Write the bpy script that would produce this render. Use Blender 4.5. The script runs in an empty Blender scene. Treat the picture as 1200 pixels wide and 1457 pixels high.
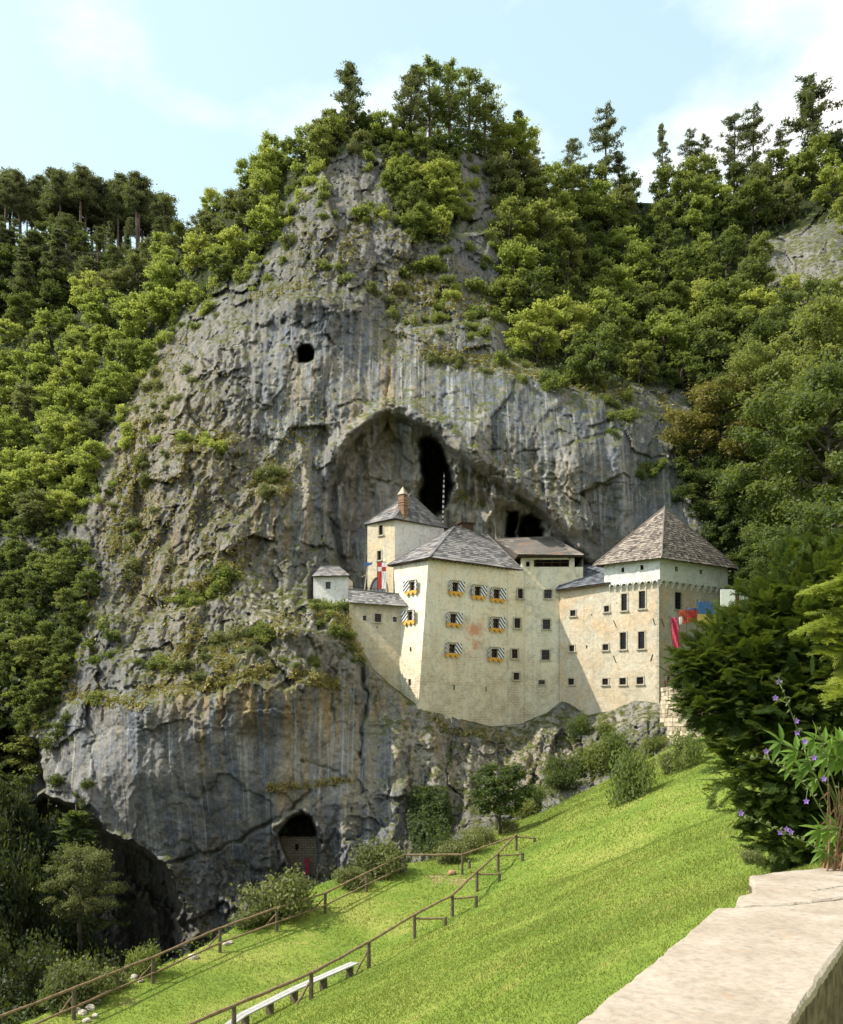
import bpy, math, random
import numpy as np
from mathutils import Vector

# ------------------------------------------------------------------ camera, sky, sun, exposure
C = bpy.context.scene
F = 1200.0; HU = 600.0; HV = 1040.0          # focal length and horizon in photo pixels
cam_d = bpy.data.cameras.new('camera'); cam = bpy.data.objects.new('camera', cam_d)
C.collection.objects.link(cam); C.camera = cam
cam.location = (0, 0, 0); cam.rotation_euler = (math.radians(90), 0, 0)
cam_d.sensor_fit = 'HORIZONTAL'; cam_d.sensor_width = 36; cam_d.lens = 36.0
cam_d.shift_y = (HV - 728.5) / 1200.0
cam_d.clip_start = 0.1; cam_d.clip_end = 3000

SUN_AZ = (-0.98, -0.12)                       # horizontal direction towards the sun
SUN_EL = math.radians(46)
sd = Vector((SUN_AZ[0], SUN_AZ[1], 0)).normalized() * math.cos(SUN_EL) + Vector((0, 0, math.sin(SUN_EL)))
sun_d = bpy.data.lights.new('sun', 'SUN'); sun = bpy.data.objects.new('sun', sun_d)
C.collection.objects.link(sun)
sun.rotation_euler = sd.to_track_quat('Z', 'Y').to_euler()
sun_d.energy = 3.9; sun_d.angle = math.radians(0.5); sun_d.color = (1.0, 0.93, 0.82)

W = bpy.data.worlds.new('World'); C.world = W; W.use_nodes = True
wt = W.node_tree; wt.nodes.clear()
def wn(t): return wt.nodes.new(t)
wo = wn('ShaderNodeOutputWorld'); bg = wn('ShaderNodeBackground'); bg2 = wn('ShaderNodeBackground')
sky = wn('ShaderNodeTexSky'); sky.sky_type = 'NISHITA'; sky.sun_disc = False
sky.sun_elevation = SUN_EL; sky.sun_rotation = math.atan2(sd.x, sd.y)
sky.air_density = 1.0; sky.dust_density = 2.0; sky.ozone_density = 1.4
bg.inputs['Strength'].default_value = 0.15
tc = wn('ShaderNodeTexCoord'); mp = wn('ShaderNodeMapping'); mp.inputs['Scale'].default_value = (1.0, 1.0, 2.0)
mp.inputs['Location'].default_value = (0.30, 0.0, 0.08)
nz = wn('ShaderNodeTexNoise'); nz.inputs['Scale'].default_value = 2.1; nz.inputs['Detail'].default_value = 9; nz.inputs['Roughness'].default_value = 0.58
sepd = wn('ShaderNodeSeparateXYZ')
mrx = wn('ShaderNodeMapRange'); mrx.inputs['From Min'].default_value = -0.2; mrx.inputs['From Max'].default_value = 0.55
mrx.inputs['To Min'].default_value = -0.05; mrx.inputs['To Max'].default_value = 0.27
addn = wn('ShaderNodeMath'); addn.operation = 'ADD'
cr = wn('ShaderNodeMapRange'); cr.inputs['From Min'].default_value = 0.50; cr.inputs['From Max'].default_value = 0.66
bg2.inputs['Color'].default_value = (1.0, 0.95, 0.93, 1); bg2.inputs['Strength'].default_value = 0.78
mixw = wn('ShaderNodeMixShader')
L = wt.links.new
L(tc.outputs['Generated'], mp.inputs['Vector']); L(mp.outputs[0], nz.inputs['Vector'])
L(tc.outputs['Generated'], sepd.inputs[0]); L(sepd.outputs['X'], mrx.inputs['Value'])
L(nz.outputs['Fac'], addn.inputs[0]); L(mrx.outputs[0], addn.inputs[1]); L(addn.outputs[0], cr.inputs['Value'])
hs = wn('ShaderNodeHueSaturation'); hs.inputs['Saturation'].default_value = 0.62; hs.inputs['Hue'].default_value = 0.475
L(sky.outputs[0], hs.inputs['Color']); L(hs.outputs[0], bg.inputs['Color'])
veil = wn('ShaderNodeMapRange'); veil.inputs['To Min'].default_value = 0.42; veil.inputs['To Max'].default_value = 1.0
L(cr.outputs[0], veil.inputs['Value'])
ccol = wn('ShaderNodeMix'); ccol.data_type = 'RGBA'; ccol.inputs[6].default_value = (0.66, 0.93, 0.98, 1); ccol.inputs[7].default_value = (1.0, 0.93, 0.90, 1)
L(cr.outputs[0], ccol.inputs[0]); L(ccol.outputs[2], bg2.inputs['Color'])
L(veil.outputs[0], mixw.inputs[0]); L(bg.outputs[0], mixw.inputs[1]); L(bg2.outputs[0], mixw.inputs[2])
L(mixw.outputs[0], wo.inputs[0])
C.view_settings.view_transform = 'Standard'; C.view_settings.look = 'None'
C.view_settings.gamma = 1.0; C.view_settings.use_curve_mapping = False
C.view_settings.exposure = 0.86
C.cycles.max_bounces = 6; C.cycles.diffuse_bounces = 3; C.cycles.transparent_max_bounces = 6

# ------------------------------------------------------------------ helpers
RNG = np.random.default_rng(7)
rnd = random.Random(11)
COL = C.collection

def P(u, v, D):
    return Vector(((u - HU) * D / F, D, (HV - v) * D / F))
def proj(p):
    return (HU + F * p[0] / p[1], HV - F * p[2] / p[1])

def tag(o, label=None, cat=None, group=None, kind=None):
    if label: o['label'] = label
    if cat: o['category'] = cat
    if group: o['group'] = group
    if kind: o['kind'] = kind
    return o
def link(name, me, mat, parent=None):
    o = bpy.data.objects.new(name, me); COL.objects.link(o)
    if mat is not None:
        for m in (mat if isinstance(mat, (list, tuple)) else [mat]): me.materials.append(m)
    if parent is not None:
        o.parent = parent
        p = parent; off = Vector((0, 0, 0))
        while p is not None: off += Vector(p.location); p = p.parent
        if 'local' not in me: o.location = -off      # meshes are written in world space
    return o
def empty(name, loc=(0, 0, 0)):
    o = bpy.data.objects.new(name, None); COL.objects.link(o); o.location = loc
    o.empty_display_size = 0.2
    return o
def np_mesh(name, V, Fc, smooth=False):
    """V (n,3), Fc (m,k) array of equal sided faces"""
    V = np.asarray(V, dtype=np.float32); Fc = np.asarray(Fc, dtype=np.int32)
    me = bpy.data.meshes.new(name)
    me.vertices.add(len(V)); me.vertices.foreach_set('co', V.ravel())
    m, k = Fc.shape
    me.loops.add(m * k); me.loops.foreach_set('vertex_index', Fc.ravel())
    me.polygons.add(m)
    me.polygons.foreach_set('loop_start', np.arange(0, m * k, k, dtype=np.int32))
    me.polygons.foreach_set('loop_total', np.full(m, k, dtype=np.int32))
    if smooth: me.polygons.foreach_set('use_smooth', np.ones(m, dtype=bool))
    me.update(); me.validate()
    return me
def set_col(me, name, arr, domain='POINT'):
    a = me.color_attributes.new(name, 'FLOAT_COLOR', domain)
    arr = np.asarray(arr, dtype=np.float32)
    if arr.shape[1] == 3: arr = np.concatenate([arr, np.ones((len(arr), 1), np.float32)], 1)
    a.data.foreach_set('color', arr.ravel())

class MB:
    """collects loose polygons into one mesh"""
    def __init__(s): s.v = []; s.f = []; s.tint = []; s.mi = []
    def poly(s, pts, tint=0.5, mi=0):
        n = len(s.v); s.v += [tuple(p) for p in pts]; s.f.append(tuple(range(n, n + len(pts)))); s.tint.append(tint); s.mi.append(mi)
    def box8(s, p, tint=0.5, mi=0):
        """p: 8 corners, bottom loop 0-3, top loop 4-7"""
        n = len(s.v); s.v += [tuple(q) for q in p]
        for f in ((3, 2, 1, 0), (4, 5, 6, 7), (0, 1, 5, 4), (1, 2, 6, 5), (2, 3, 7, 6), (3, 0, 4, 7)):
            s.f.append(tuple(n + i for i in f)); s.tint.append(tint); s.mi.append(mi)
    def obox(s, c, ax, ay, az, hx, hy, hz, tint=0.5, mi=0):
        c = Vector(c); ax = Vector(ax).normalized() * hx; ay = Vector(ay).normalized() * hy; az = Vector(az).normalized() * hz
        s.box8([c - ax - ay - az, c + ax - ay - az, c + ax + ay - az, c - ax + ay - az,
                c - ax - ay + az, c + ax - ay + az, c + ax + ay + az, c - ax + ay + az], tint, mi)
    def tube(s, pts, rad, n=7, cap=True, tint=0.5, mi=0):
        pts = [Vector(p) for p in pts]
        if not hasattr(rad, '__len__'): rad = [rad] * len(pts)
        base = len(s.v); ref = Vector((0.13, 0.31, 0.94))
        for i, p in enumerate(pts):
            d = (pts[min(i + 1, len(pts) - 1)] - pts[max(i - 1, 0)]).normalized()
            a = d.cross(ref)
            if a.length < 0.15: a = d.cross(Vector((1, 0, 0)))
            a.normalize(); b = d.cross(a)
            for k in range(n):
                t = 2 * math.pi * k / n
                s.v.append(tuple(p + (a * math.cos(t) + b * math.sin(t)) * rad[i]))
        for i in range(len(pts) - 1):
            for k in range(n):
                k2 = (k + 1) % n
                s.f.append((base + i * n + k, base + i * n + k2, base + (i + 1) * n + k2, base + (i + 1) * n + k)); s.tint.append(tint); s.mi.append(mi)
        if cap:
            s.f.append(tuple(base + k for k in range(n))[::-1]); s.tint.append(tint); s.mi.append(mi)
            e = base + (len(pts) - 1) * n
            s.f.append(tuple(e + k for k in range(n))); s.tint.append(tint); s.mi.append(mi)
    def mesh(s, name, smooth=False):
        me = bpy.data.meshes.new(name); me.from_pydata(s.v, [], s.f)
        a = me.attributes.new('tint', 'FLOAT', 'FACE'); a.data.foreach_set('value', np.array(s.tint, np.float32))
        me.polygons.foreach_set('material_index', np.array(s.mi, np.int32))
        if smooth: me.polygons.foreach_set('use_smooth', np.ones(len(s.f), dtype=bool))
        me.update(); return me
    def build(s, name, mat, parent=None, smooth=False):
        return link(name, s.mesh(name, smooth), mat, parent)

# ---- numpy noise
def _h(ix, iy, iz, seed):
    x = (ix.astype(np.int64) * 374761393 + iy.astype(np.int64) * 668265263 + iz.astype(np.int64) * 2147483647 + seed * 974711) & 0xFFFFFFFF
    x = ((x ^ (x >> 13)) * 1274126177) & 0xFFFFFFFF
    x = ((x ^ (x >> 16)) * 2246822519) & 0xFFFFFFFF
    return ((x ^ (x >> 15)) & 0xFFFFFF) / float(0xFFFFFF)
def noise2(x, y, seed=0):
    xi = np.floor(x); yi = np.floor(y); fx = x - xi; fy = y - yi
    ux = fx * fx * fx * (fx * (fx * 6 - 15) + 10); uy = fy * fy * fy * (fy * (fy * 6 - 15) + 10)
    z = np.zeros_like(xi)
    def g(a, b):
        t = _h(xi + a, yi + b, z, seed) * 2 * np.pi
        return np.cos(t) * (fx - a) + np.sin(t) * (fy - b)
    a = g(0, 0) * (1 - ux) + g(1, 0) * ux; b = g(0, 1) * (1 - ux) + g(1, 1) * ux
    return (a * (1 - uy) + b * uy) * 1.5
def fbm(x, y, o=5, seed=0, g=0.5):
    s = 0; a = 1; t = 0
    for i in range(o):
        s = s + a * noise2(x * 2 ** i + 17.3 * i, y * 2 ** i - 9.1 * i, seed + i); t += a; a *= g
    return s / t
def ridged(x, y, o=4, seed=0, g=0.5):
    s = 0; a = 1; t = 0
    for i in range(o):
        s = s + a * (1 - 2 * np.abs(noise2(x * 2 ** i + 3.7 * i, y * 2 ** i + 5.3 * i, seed + i))); t += a; a *= g
    return s / t
def facets(x, y, seed=0, tilt=1.0):
    """cellular blocks: value with its own tilt in each cell, and distance to the joint"""
    xi = np.floor(x); yi = np.floor(y); z = np.zeros_like(xi)
    b1 = np.full(x.shape, 9.0); b2 = np.full(x.shape, 9.0); val = np.zeros_like(x)
    for a in (-1, 0, 1):
        for b in (-1, 0, 1):
            cx = xi + a; cy = yi + b
            px = cx + 0.1 + 0.8 * _h(cx, cy, z, seed); py = cy + 0.1 + 0.8 * _h(cx, cy, z + 1, seed)
            dx = x - px; dy = y - py; d = np.sqrt(dx * dx + dy * dy)
            v = _h(cx, cy, z + 2, seed) - 0.5 + tilt * ((_h(cx, cy, z + 3, seed) - 0.5) * dx + (_h(cx, cy, z + 4, seed) - 0.5) * dy)
            m = d < b1
            b2 = np.where(m, b1, np.minimum(b2, d)); b1 = np.where(m, d, b1); val = np.where(m, v, val)
    return val, b2 - b1
def sstep(a, b, x):
    t = np.clip((x - a) / (b - a), 0, 1); return t * t * (3 - 2 * t)
def seg_dist(u, v, pts, closed=False):
    d = np.full(np.shape(u), 1e9); n = len(pts)
    for i in range(n if closed else n - 1):
        x0, y0 = pts[i]; x1, y1 = pts[(i + 1) % n]
        dx, dy = x1 - x0, y1 - y0; L2 = dx * dx + dy * dy + 1e-9
        t = np.clip(((u - x0) * dx + (v - y0) * dy) / L2, 0, 1)
        d = np.minimum(d, np.hypot(u - x0 - t * dx, v - y0 - t * dy))
    return d
def inside(u, v, pts):
    r = np.zeros(np.shape(u), bool); n = len(pts)
    for i in range(n):
        x0, y0 = pts[i]; x1, y1 = pts[(i + 1) % n]
        if y0 == y1: continue
        c = ((y0 > v) != (y1 > v)) & (u < (x1 - x0) * (v - y0) / (y1 - y0) + x0)
        r ^= c
    return r
def sdist(u, v, pts):
    """positive inside"""
    d = seg_dist(u, v, pts, True); return np.where(inside(u, v, pts), d, -d)

# ------------------------------------------------------------------ materials
MATS = {}
def new_mat(name):
    m = bpy.data.materials.new(name); m.use_nodes = True; nt = m.node_tree; nt.nodes.clear(); MATS[name] = m
    return m, nt
class NT:
    def __init__(s, nt): s.nt = nt
    def n(s, t, **k):
        o = s.nt.nodes.new(t)
        for a, b in k.items(): setattr(o, a, b)
        return o
    def l(s, a, b): s.nt.links.new(a, b)
    def noise(s, vec, scale, detail=5, rough=0.55, dist=0.0):
        o = s.n('ShaderNodeTexNoise'); o.inputs['Scale'].default_value = scale; o.inputs['Detail'].default_value = detail
        o.inputs['Roughness'].default_value = rough; o.inputs['Distortion'].default_value = dist
        if vec is not None: s.l(vec, o.inputs['Vector'])
        return o.outputs['Fac']
    def mapping(s, vec, scale=(1, 1, 1), rot=(0, 0, 0), loc=(0, 0, 0)):
        o = s.n('ShaderNodeMapping'); o.inputs['Scale'].default_value = scale; o.inputs['Rotation'].default_value = rot; o.inputs['Location'].default_value = loc
        s.l(vec, o.inputs['Vector']); return o.outputs[0]
    def ramp(s, fac, stops):
        o = s.n('ShaderNodeValToRGB'); e = o.color_ramp.elements
        while len(e) < len(stops): e.new(0.5)
        for i, (p, c) in enumerate(stops):
            e[i].position = p; e[i].color = (c[0], c[1], c[2], 1) if hasattr(c, '__len__') else (c, c, c, 1)
        s.l(fac, o.inputs[0]); return o.outputs[0]
    def rng(s, x, a, b, c=0, d=1):
        o = s.n('ShaderNodeMapRange'); s.l(x, o.inputs['Value'])
        for k, w in zip(('From Min', 'From Max', 'To Min', 'To Max'), (a, b, c, d)): o.inputs[k].default_value = w
        return o.outputs[0]
    def math(s, op, a, b=None):
        o = s.n('ShaderNodeMath', operation=op)
        for i, x in enumerate((a, b)):
            if x is None: continue
            if isinstance(x, (int, float)): o.inputs[i].default_value = x
            else: s.l(x, o.inputs[i])
        return o.outputs[0]
    def mix(s, fac, a, b, mode='MIX'):
        o = s.n('ShaderNodeMix', data_type='RGBA', blend_type=mode)
        for idx, x in ((0, fac), (6, a), (7, b)):
            if isinstance(x, (int, float)): o.inputs[idx].default_value = x
            elif isinstance(x, (tuple, list)): o.inputs[idx].default_value = (x[0], x[1], x[2], 1)
            else: s.l(x, o.inputs[idx])
        return o.outputs[2]
    def bump(s, h, strength, dist, prev=None):
        o = s.n('ShaderNodeBump'); o.inputs['Strength'].default_value = strength; o.inputs['Distance'].default_value = dist
        s.l(h, o.inputs['Height'])
        if prev is not None: s.l(prev, o.inputs['Normal'])
        return o.outputs[0]
    def out(s, col, rough=0.8, normal=None, metal=0.0, spec=0.3):
        p = s.n('ShaderNodeBsdfPrincipled'); o = s.n('ShaderNodeOutputMaterial')
        if isinstance(col, (tuple, list)): p.inputs['Base Color'].default_value = (col[0], col[1], col[2], 1)
        else: s.l(col, p.inputs['Base Color'])
        if isinstance(rough, (int, float)): p.inputs['Roughness'].default_value = rough
        else: s.l(rough, p.inputs['Roughness'])
        p.inputs['Metallic'].default_value = metal; p.inputs['Specular IOR Level'].default_value = spec
        if normal is not None: s.l(normal, p.inputs['Normal'])
        s.l(p.outputs[0], o.inputs[0]); return p
    def pos(s): return s.n('ShaderNodeNewGeometry').outputs['Position']
    def obj(s): return s.n('ShaderNodeTexCoord').outputs['Object']
    def attr(s, name):
        o = s.n('ShaderNodeAttribute'); o.attribute_name = name; return o

def rock_material():
    m, nt = new_mat('limestone'); N = NT(nt); p = N.pos()
    a = N.attr('zone'); sp = N.n('ShaderNodeSeparateColor'); N.l(a.outputs['Color'], sp.inputs[0])
    veg, och, pale = sp.outputs[0], sp.outputs[1], sp.outputs[2]
    n1 = N.noise(p, 0.12, 9, 0.66, 0.5); n2 = N.noise(p, 1.1, 9, 0.7)
    c = N.ramp(n1, [(0.28, (0.100, 0.106, 0.114)), (0.5, (0.168, 0.171, 0.172)), (0.68, (0.285, 0.277, 0.255))])
    c = N.mix(N.math('MULTIPLY', 0.6, N.math('SUBTRACT', 1.0, N.math('MULTIPLY', N.attr('streak').outputs['Fac'], 0.6))), c, N.ramp(n2, [(0.3, (0.25, 0.26, 0.27)), (0.5, (0.62, 0.62, 0.62)), (0.72, (0.98, 0.96, 0.92))]), 'OVERLAY')
    # vertical water streaks
    stk = N.attr('streak').outputs['Fac']
    st = N.noise(N.mapping(p, (0.60, 0.04, 0.018)), 1.0, 8, 0.66, 0.15)
    st2 = N.noise(N.mapping(p, (1.9, 0.08, 0.035)), 1.0, 5, 0.6, 0.3)
    c = N.mix(N.math('MULTIPLY', N.rng(st, 0.50, 0.58), N.math('MULTIPLY', N.math('ADD', stk, 0.28), 0.68)), c, (0.070, 0.078, 0.092))
    c = N.mix(N.math('MULTIPLY', N.rng(st2, 0.53, 0.62), N.math('MULTIPLY', N.math('ADD', stk, 0.25), 0.70)), c, (0.44, 0.45, 0.42))
    st3 = N.noise(N.mapping(p, (1.1, 0.06, 0.03), (0, 0, 0), (31, 4, 9)), 1.0, 5, 0.6, 0.4)
    c = N.mix(N.math('MULTIPLY', N.rng(st3, 0.52, 0.60), N.math('MULTIPLY', N.math('ADD', stk, 0.3), 0.55)), c, (0.14, 0.17, 0.22))
    # warm ochre staining
    oc = N.noise(N.mapping(p, (0.95, 0.08, 0.075), (0, 0, 0), (7, 3, 1)), 1.0, 8, 0.66, 0.3)
    of = N.math('MULTIPLY', och, N.rng(oc, 0.46, 0.56))
    c = N.mix(N.math('MULTIPLY', of, 0.85), c, N.ramp(n2, [(0.3, (0.20, 0.13, 0.045)), (0.6, (0.42, 0.29, 0.12))]))
    oc2 = N.noise(p, 0.33, 6, 0.7, 1.0)
    c = N.mix(N.math('MULTIPLY', N.rng(oc2, 0.49, 0.64), 0.6), c, (0.28, 0.235, 0.155)); gr = N.noise(N.mapping(p, (1, .3, .6), (0, 0, 0), (13, 7, 25)), 0.5, 8, 0.72, 0.5)
    c = N.mix(N.math('MULTIPLY', N.math('MULTIPLY', N.rng(gr, 0.52, 0.62), 0.42), N.attr('ledge').outputs['Fac']), c, (0.145, 0.15, 0.075))
    oc3 = N.noise(N.mapping(p, (1, .4, .8), (0, 0, 0), (3, 17, 5)), 1.3, 7, 0.75, 0.6)
    c = N.mix(N.math('MULTIPLY', N.rng(oc3, 0.56, 0.66), 0.6), c, (0.42, 0.33, 0.21)); c = N.mix(N.math('MULTIPLY', N.rng(oc3, 0.42, 0.33), 0.5), c, (0.09, 0.105, 0.125))
    n7 = N.noise(p, 3.2, 8, 0.8); c = N.mix(0.75, c, N.ramp(n7, [(0.34, 0.22), (0.5, 0.5), (0.66, 0.80)]), 'OVERLAY')
    # pale fresh rock, plus painted sun on the ledge and light in the niche
    pf = N.math('MULTIPLY', pale, N.rng(N.noise(p, 0.5, 8, 0.7), 0.36, 0.56))
    c = N.mix(N.math('MULTIPLY', pf, 0.9), c, N.ramp(n2, [(0.3, (0.27, 0.24, 0.20)), (0.65, (0.58, 0.53, 0.45))]))
    # cracks
    vor = N.n('ShaderNodeTexVoronoi', feature='DISTANCE_TO_EDGE'); vor.inputs['Scale'].default_value = 0.34
    wp = N.n('ShaderNodeVectorMath', operation='ADD'); nn = N.n('ShaderNodeTexNoise'); nn.inputs['Scale'].default_value = 0.6; nn.inputs['Detail'].default_value = 6
    N.l(p, nn.inputs['Vector']); sc = N.n('ShaderNodeVectorMath', operation='SCALE'); sc.inputs['Scale'].default_value = 4.5
    N.l(nn.outputs['Color'], sc.inputs[0]); N.l(p, wp.inputs[0]); N.l(sc.outputs[0], wp.inputs[1])
    N.l(wp.outputs[0], vor.inputs['Vector'])
    crk = N.rng(vor.outputs['Distance'], 0.0, 0.035, 1, 0)
    crm = N.math('MULTIPLY', crk, N.rng(N.noise(p, 0.15, 3), 0.45, 0.6))
    c = N.mix(N.math('MULTIPLY', crm, 0.22), c, (0.03, 0.032, 0.03))
    # moss and turf on ledges + vegetated zones
    g = N.n('ShaderNodeNewGeometry'); sn = N.n('ShaderNodeSeparateXYZ'); N.l(g.outputs['Normal'], sn.inputs[0])
    mn = N.noise(p, 0.8, 8, 0.7)
    led = N.math('MULTIPLY', N.rng(sn.outputs['Z'], 0.42, 0.66), N.rng(mn, 0.42, 0.54))
    led = N.math('MULTIPLY', led, N.attr('ledge').outputs['Fac'])
    gcol = N.ramp(N.noise(p, 2.2, 5, 0.7), [(0.3, (0.035, 0.05, 0.012)), (0.5, (0.10, 0.115, 0.03)), (0.7, (0.20, 0.19, 0.06))])
    c = N.mix(led, c, gcol)
    vf = N.math('ADD', veg, N.rng(mn, 0.3, 0.7, -0.35, 0.35))
    c = N.mix(N.rng(vf, 0.35, 0.7), c, N.ramp(mn, [(0.3, (0.015, 0.022, 0.008)), (0.7, (0.05, 0.06, 0.02))]))
    calm = N.math('SUBTRACT', 1.0, N.math('MULTIPLY', stk, 0.8))
    c = N.mix(N.math('MULTIPLY', stk, 0.5), c, (0.60, 0.64, 0.70), 'MULTIPLY')
    b = N.bump(N.math('MULTIPLY', n2, calm), 1.0, 0.55); b = N.bump(st2, 0.5, 0.3, b)
    b = N.bump(N.math('MULTIPLY', N.noise(p, 3.0, 9, 0.8), calm), 1.0, 0.30, b)
    b = N.bump(crm, -0.4, 0.12, b)
    N.out(c, 0.92, b, spec=0.15)
    return m

def plaster(name, base, warm, dark, brick=0.5, emblem=False):
    m, nt = new_mat(name); N = NT(nt); p = N.pos()
    n1 = N.noise(p, 0.28, 7, 0.65, 0.6); n2 = N.noise(p, 2.6, 9, 0.75)
    c = N.mix(N.rng(n1, 0.44, 0.62), base, warm)
    n3 = N.noise(N.mapping(p, (1.0, 1.0, 0.22), (0, 0, 0), (5, 8, 2)), 0.55, 8, 0.7, 0.4)
    c = N.mix(N.rng(n3, 0.50, 0.70, 0, 0.75), c, dark)
    n4 = N.noise(N.mapping(p, (1, 1, 0.7), (0, 0, 0), (50, 8, 22)), 0.30, 8, 0.7, 0.8)
    c = N.mix(N.rng(n4, 0.55, 0.68, 0, 0.55), c, (0.60, 0.60, 0.54))
    n5 = N.noise(N.mapping(p, (3.0, 3.0, 0.12)), 1.0, 5, 0.6)
    c = N.mix(N.rng(n5, 0.56, 0.75, 0, 0.28), c, (0.22, 0.20, 0.14))
    n6 = N.noise(p, 0.7, 9, 0.75, 1.2); c = N.mix(N.rng(n6, 0.49, 0.66, 0, 0.8), c, (0.38, 0.36, 0.29)); c = N.mix(N.rng(n6, 0.46, 0.33, 0, 0.5), c, (0.66, 0.60, 0.46))
    c = N.mix(0.55, c, N.ramp(n2, [(0.3, 0.28), (0.5, 0.53), (0.7, 0.72)]), 'OVERLAY')
    szz = N.n('ShaderNodeSeparateXYZ'); N.l(p, szz.inputs[0]); dmp = N.math('MULTIPLY', N.rng(szz.outputs[2], 12.5, 4.0, 0, 1), N.rng(n6, 0.30, 0.62, 0.25, 1)); c = N.mix(N.math('MULTIPLY', dmp, 0.55 * min(1, brick + .1)), c, (0.46, 0.39, 0.26))
    if emblem:
        fd = N.attr('fade').outputs['Fac']; en = N.noise(p, 1.5, 8, 0.75, 0.6); c = N.mix(N.math('MULTIPLY', N.rng(N.math('ADD', fd, N.rng(en, 0.3, 0.7, -0.6, 0.6)), -0.05, 0.6), 0.85), c, (0.56, 0.25, 0.13))
    # exposed courses where the render has worn off, lower down
    sx = N.n('ShaderNodeSeparateXYZ'); N.l(p, sx.inputs[0])
    cmb = N.n('ShaderNodeCombineXYZ'); N.l(N.math('ADD', sx.outputs[0], sx.outputs[1]), cmb.inputs[0]); N.l(sx.outputs[2], cmb.inputs[1])
    wv = N.n('ShaderNodeTexBrick'); wv.inputs['Scale'].default_value = 1.0; wv.inputs['Brick Width'].default_value = 0.8; wv.inputs['Row Height'].default_value = 0.33
    wv.inputs['Mortar Size'].default_value = 0.03; wv.inputs['Mortar Smooth'].default_value = 0.6
    ds = N.n('ShaderNodeVectorMath', operation='ADD'); nn = N.n('ShaderNodeTexNoise'); nn.inputs['Scale'].default_value = 1.5
    s2 = N.n('ShaderNodeVectorMath', operation='SCALE'); s2.inputs['Scale'].default_value = 0.35
    N.l(p, nn.inputs['Vector']); N.l(nn.outputs['Color'], s2.inputs[0]); N.l(cmb.outputs[0], ds.inputs[0]); N.l(s2.outputs[0], ds.inputs[1]); N.l(ds.outputs[0], wv.inputs['Vector'])
    bm = N.math('MULTIPLY', N.rng(sx.outputs[2], 14.0, 3.0, 0, 1), N.rng(N.noise(p, 0.4, 6, 0.7), 0.46, 0.60))
    bm = N.math('MULTIPLY', bm, brick)
    c = N.mix(N.math('MULTIPLY', bm, wv.outputs['Fac']), c, (0.16, 0.12, 0.07))
    c = N.mix(N.math('MULTIPLY', bm, 0.35), c, (0.34, 0.27, 0.17))
    b = N.bump(n2, 0.5, 0.09); b = N.bump(N.math('MULTIPLY', bm, wv.outputs['Fac']), -0.7, 0.06, b)
    b = N.bump(n1, 0.5, 0.5, b)
    N.out(c, 0.93, b, spec=0.1)
    return m

def tinted(name, c0, c1, scale=1.5, rough=0.85, patch=None, bump=0.5, bs=8.0, bd=0.03, spec=0.25):
    """colour from the per-face tint attribute plus weathering noise"""
    m, nt = new_mat(name); N = NT(nt); p = N.pos()
    t = N.attr('tint').outputs['Fac']; n = N.noise(p, scale, 7, 0.65)
    f = N.math('ADD', N.math('MULTIPLY', t, 0.6), N.math('MULTIPLY', n, 0.55))
    c = N.ramp(f, [(0.3, c0), (0.85, c1)])
    if patch: c = N.mix(N.rng(N.noise(N.mapping(p, (1, 1, 1), (0, 0, 0), (9, 2, 4)), 0.45, 5, 0.6), patch[1], patch[1] + 0.1, 0, 0.8), c, patch[0])
    N.out(c, rough, N.bump(N.noise(p, bs, 6, 0.7), bump, bd), spec=spec)
    return m
def wood(name, c0, c1, scale=6.0):
    m, nt = new_mat(name); N = NT(nt); p = N.pos()
    n = N.noise(p, scale, 8, 0.7); n2 = N.noise(p, scale * 7, 4, 0.6)
    c = N.mix(0.35, N.ramp(n, [(0.3, c0), (0.7, c1)]), n2, 'OVERLAY')
    N.out(c, 0.82, N.bump(n2, 0.6, 0.008)); return m
def plain(name, c, rough=0.7, var=0.25, scale=4.0, spec=0.3):
    m, nt = new_mat(name); N = NT(nt); n = N.noise(N.pos(), scale, 6, 0.6)
    lo = tuple(x * (1 - var) for x in c); hi = tuple(min(1, x * (1 + var)) for x in c)
    N.out(N.ramp(n, [(0.3, lo), (0.7, hi)]), rough, N.bump(n, 0.2, 0.01), spec=spec); return m
def leaf_mat(name, c0, c1, c2, trans=0.35, nscale=0.5, rough=0.6):
    """c0 dark, c1 mid, c2 light; varies from tree to tree and clump to clump"""
    m, nt = new_mat(name); N = NT(nt)
    oi = N.n('ShaderNodeObjectInfo'); t = N.attr('tint').outputs['Fac']
    n = N.noise(N.pos(), nscale, 4, 0.6)
    f = N.math('ADD', N.math('MULTIPLY', oi.outputs['Random'], 0.42), N.math('MULTIPLY', t, 0.33))
    f = N.math('ADD', f, N.math('MULTIPLY', N.math('SUBTRACT', n, 0.25), 0.55))
    c = N.ramp(f, [(0.12, c0), (0.45, c1), (0.85, c2)])
    d = N.n('ShaderNodeBsdfPrincipled'); d.inputs['Roughness'].default_value = rough; d.inputs['Specular IOR Level'].default_value = 0.25
    tr = N.n('ShaderNodeBsdfTranslucent'); mx = N.n('ShaderNodeMixShader'); o = N.n('ShaderNodeOutputMaterial')
    N.l(c, d.inputs['Base Color']); tc_ = N.mix(0.5, c, (0.30, 0.36, 0.03), 'MIX'); N.l(tc_, tr.inputs['Color'])
    mx.inputs[0].default_value = trans
    N.l(d.outputs[0], mx.inputs[1]); N.l(tr.outputs[0], mx.inputs[2]); N.l(mx.outputs[0], o.inputs[0])
    return m

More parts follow.
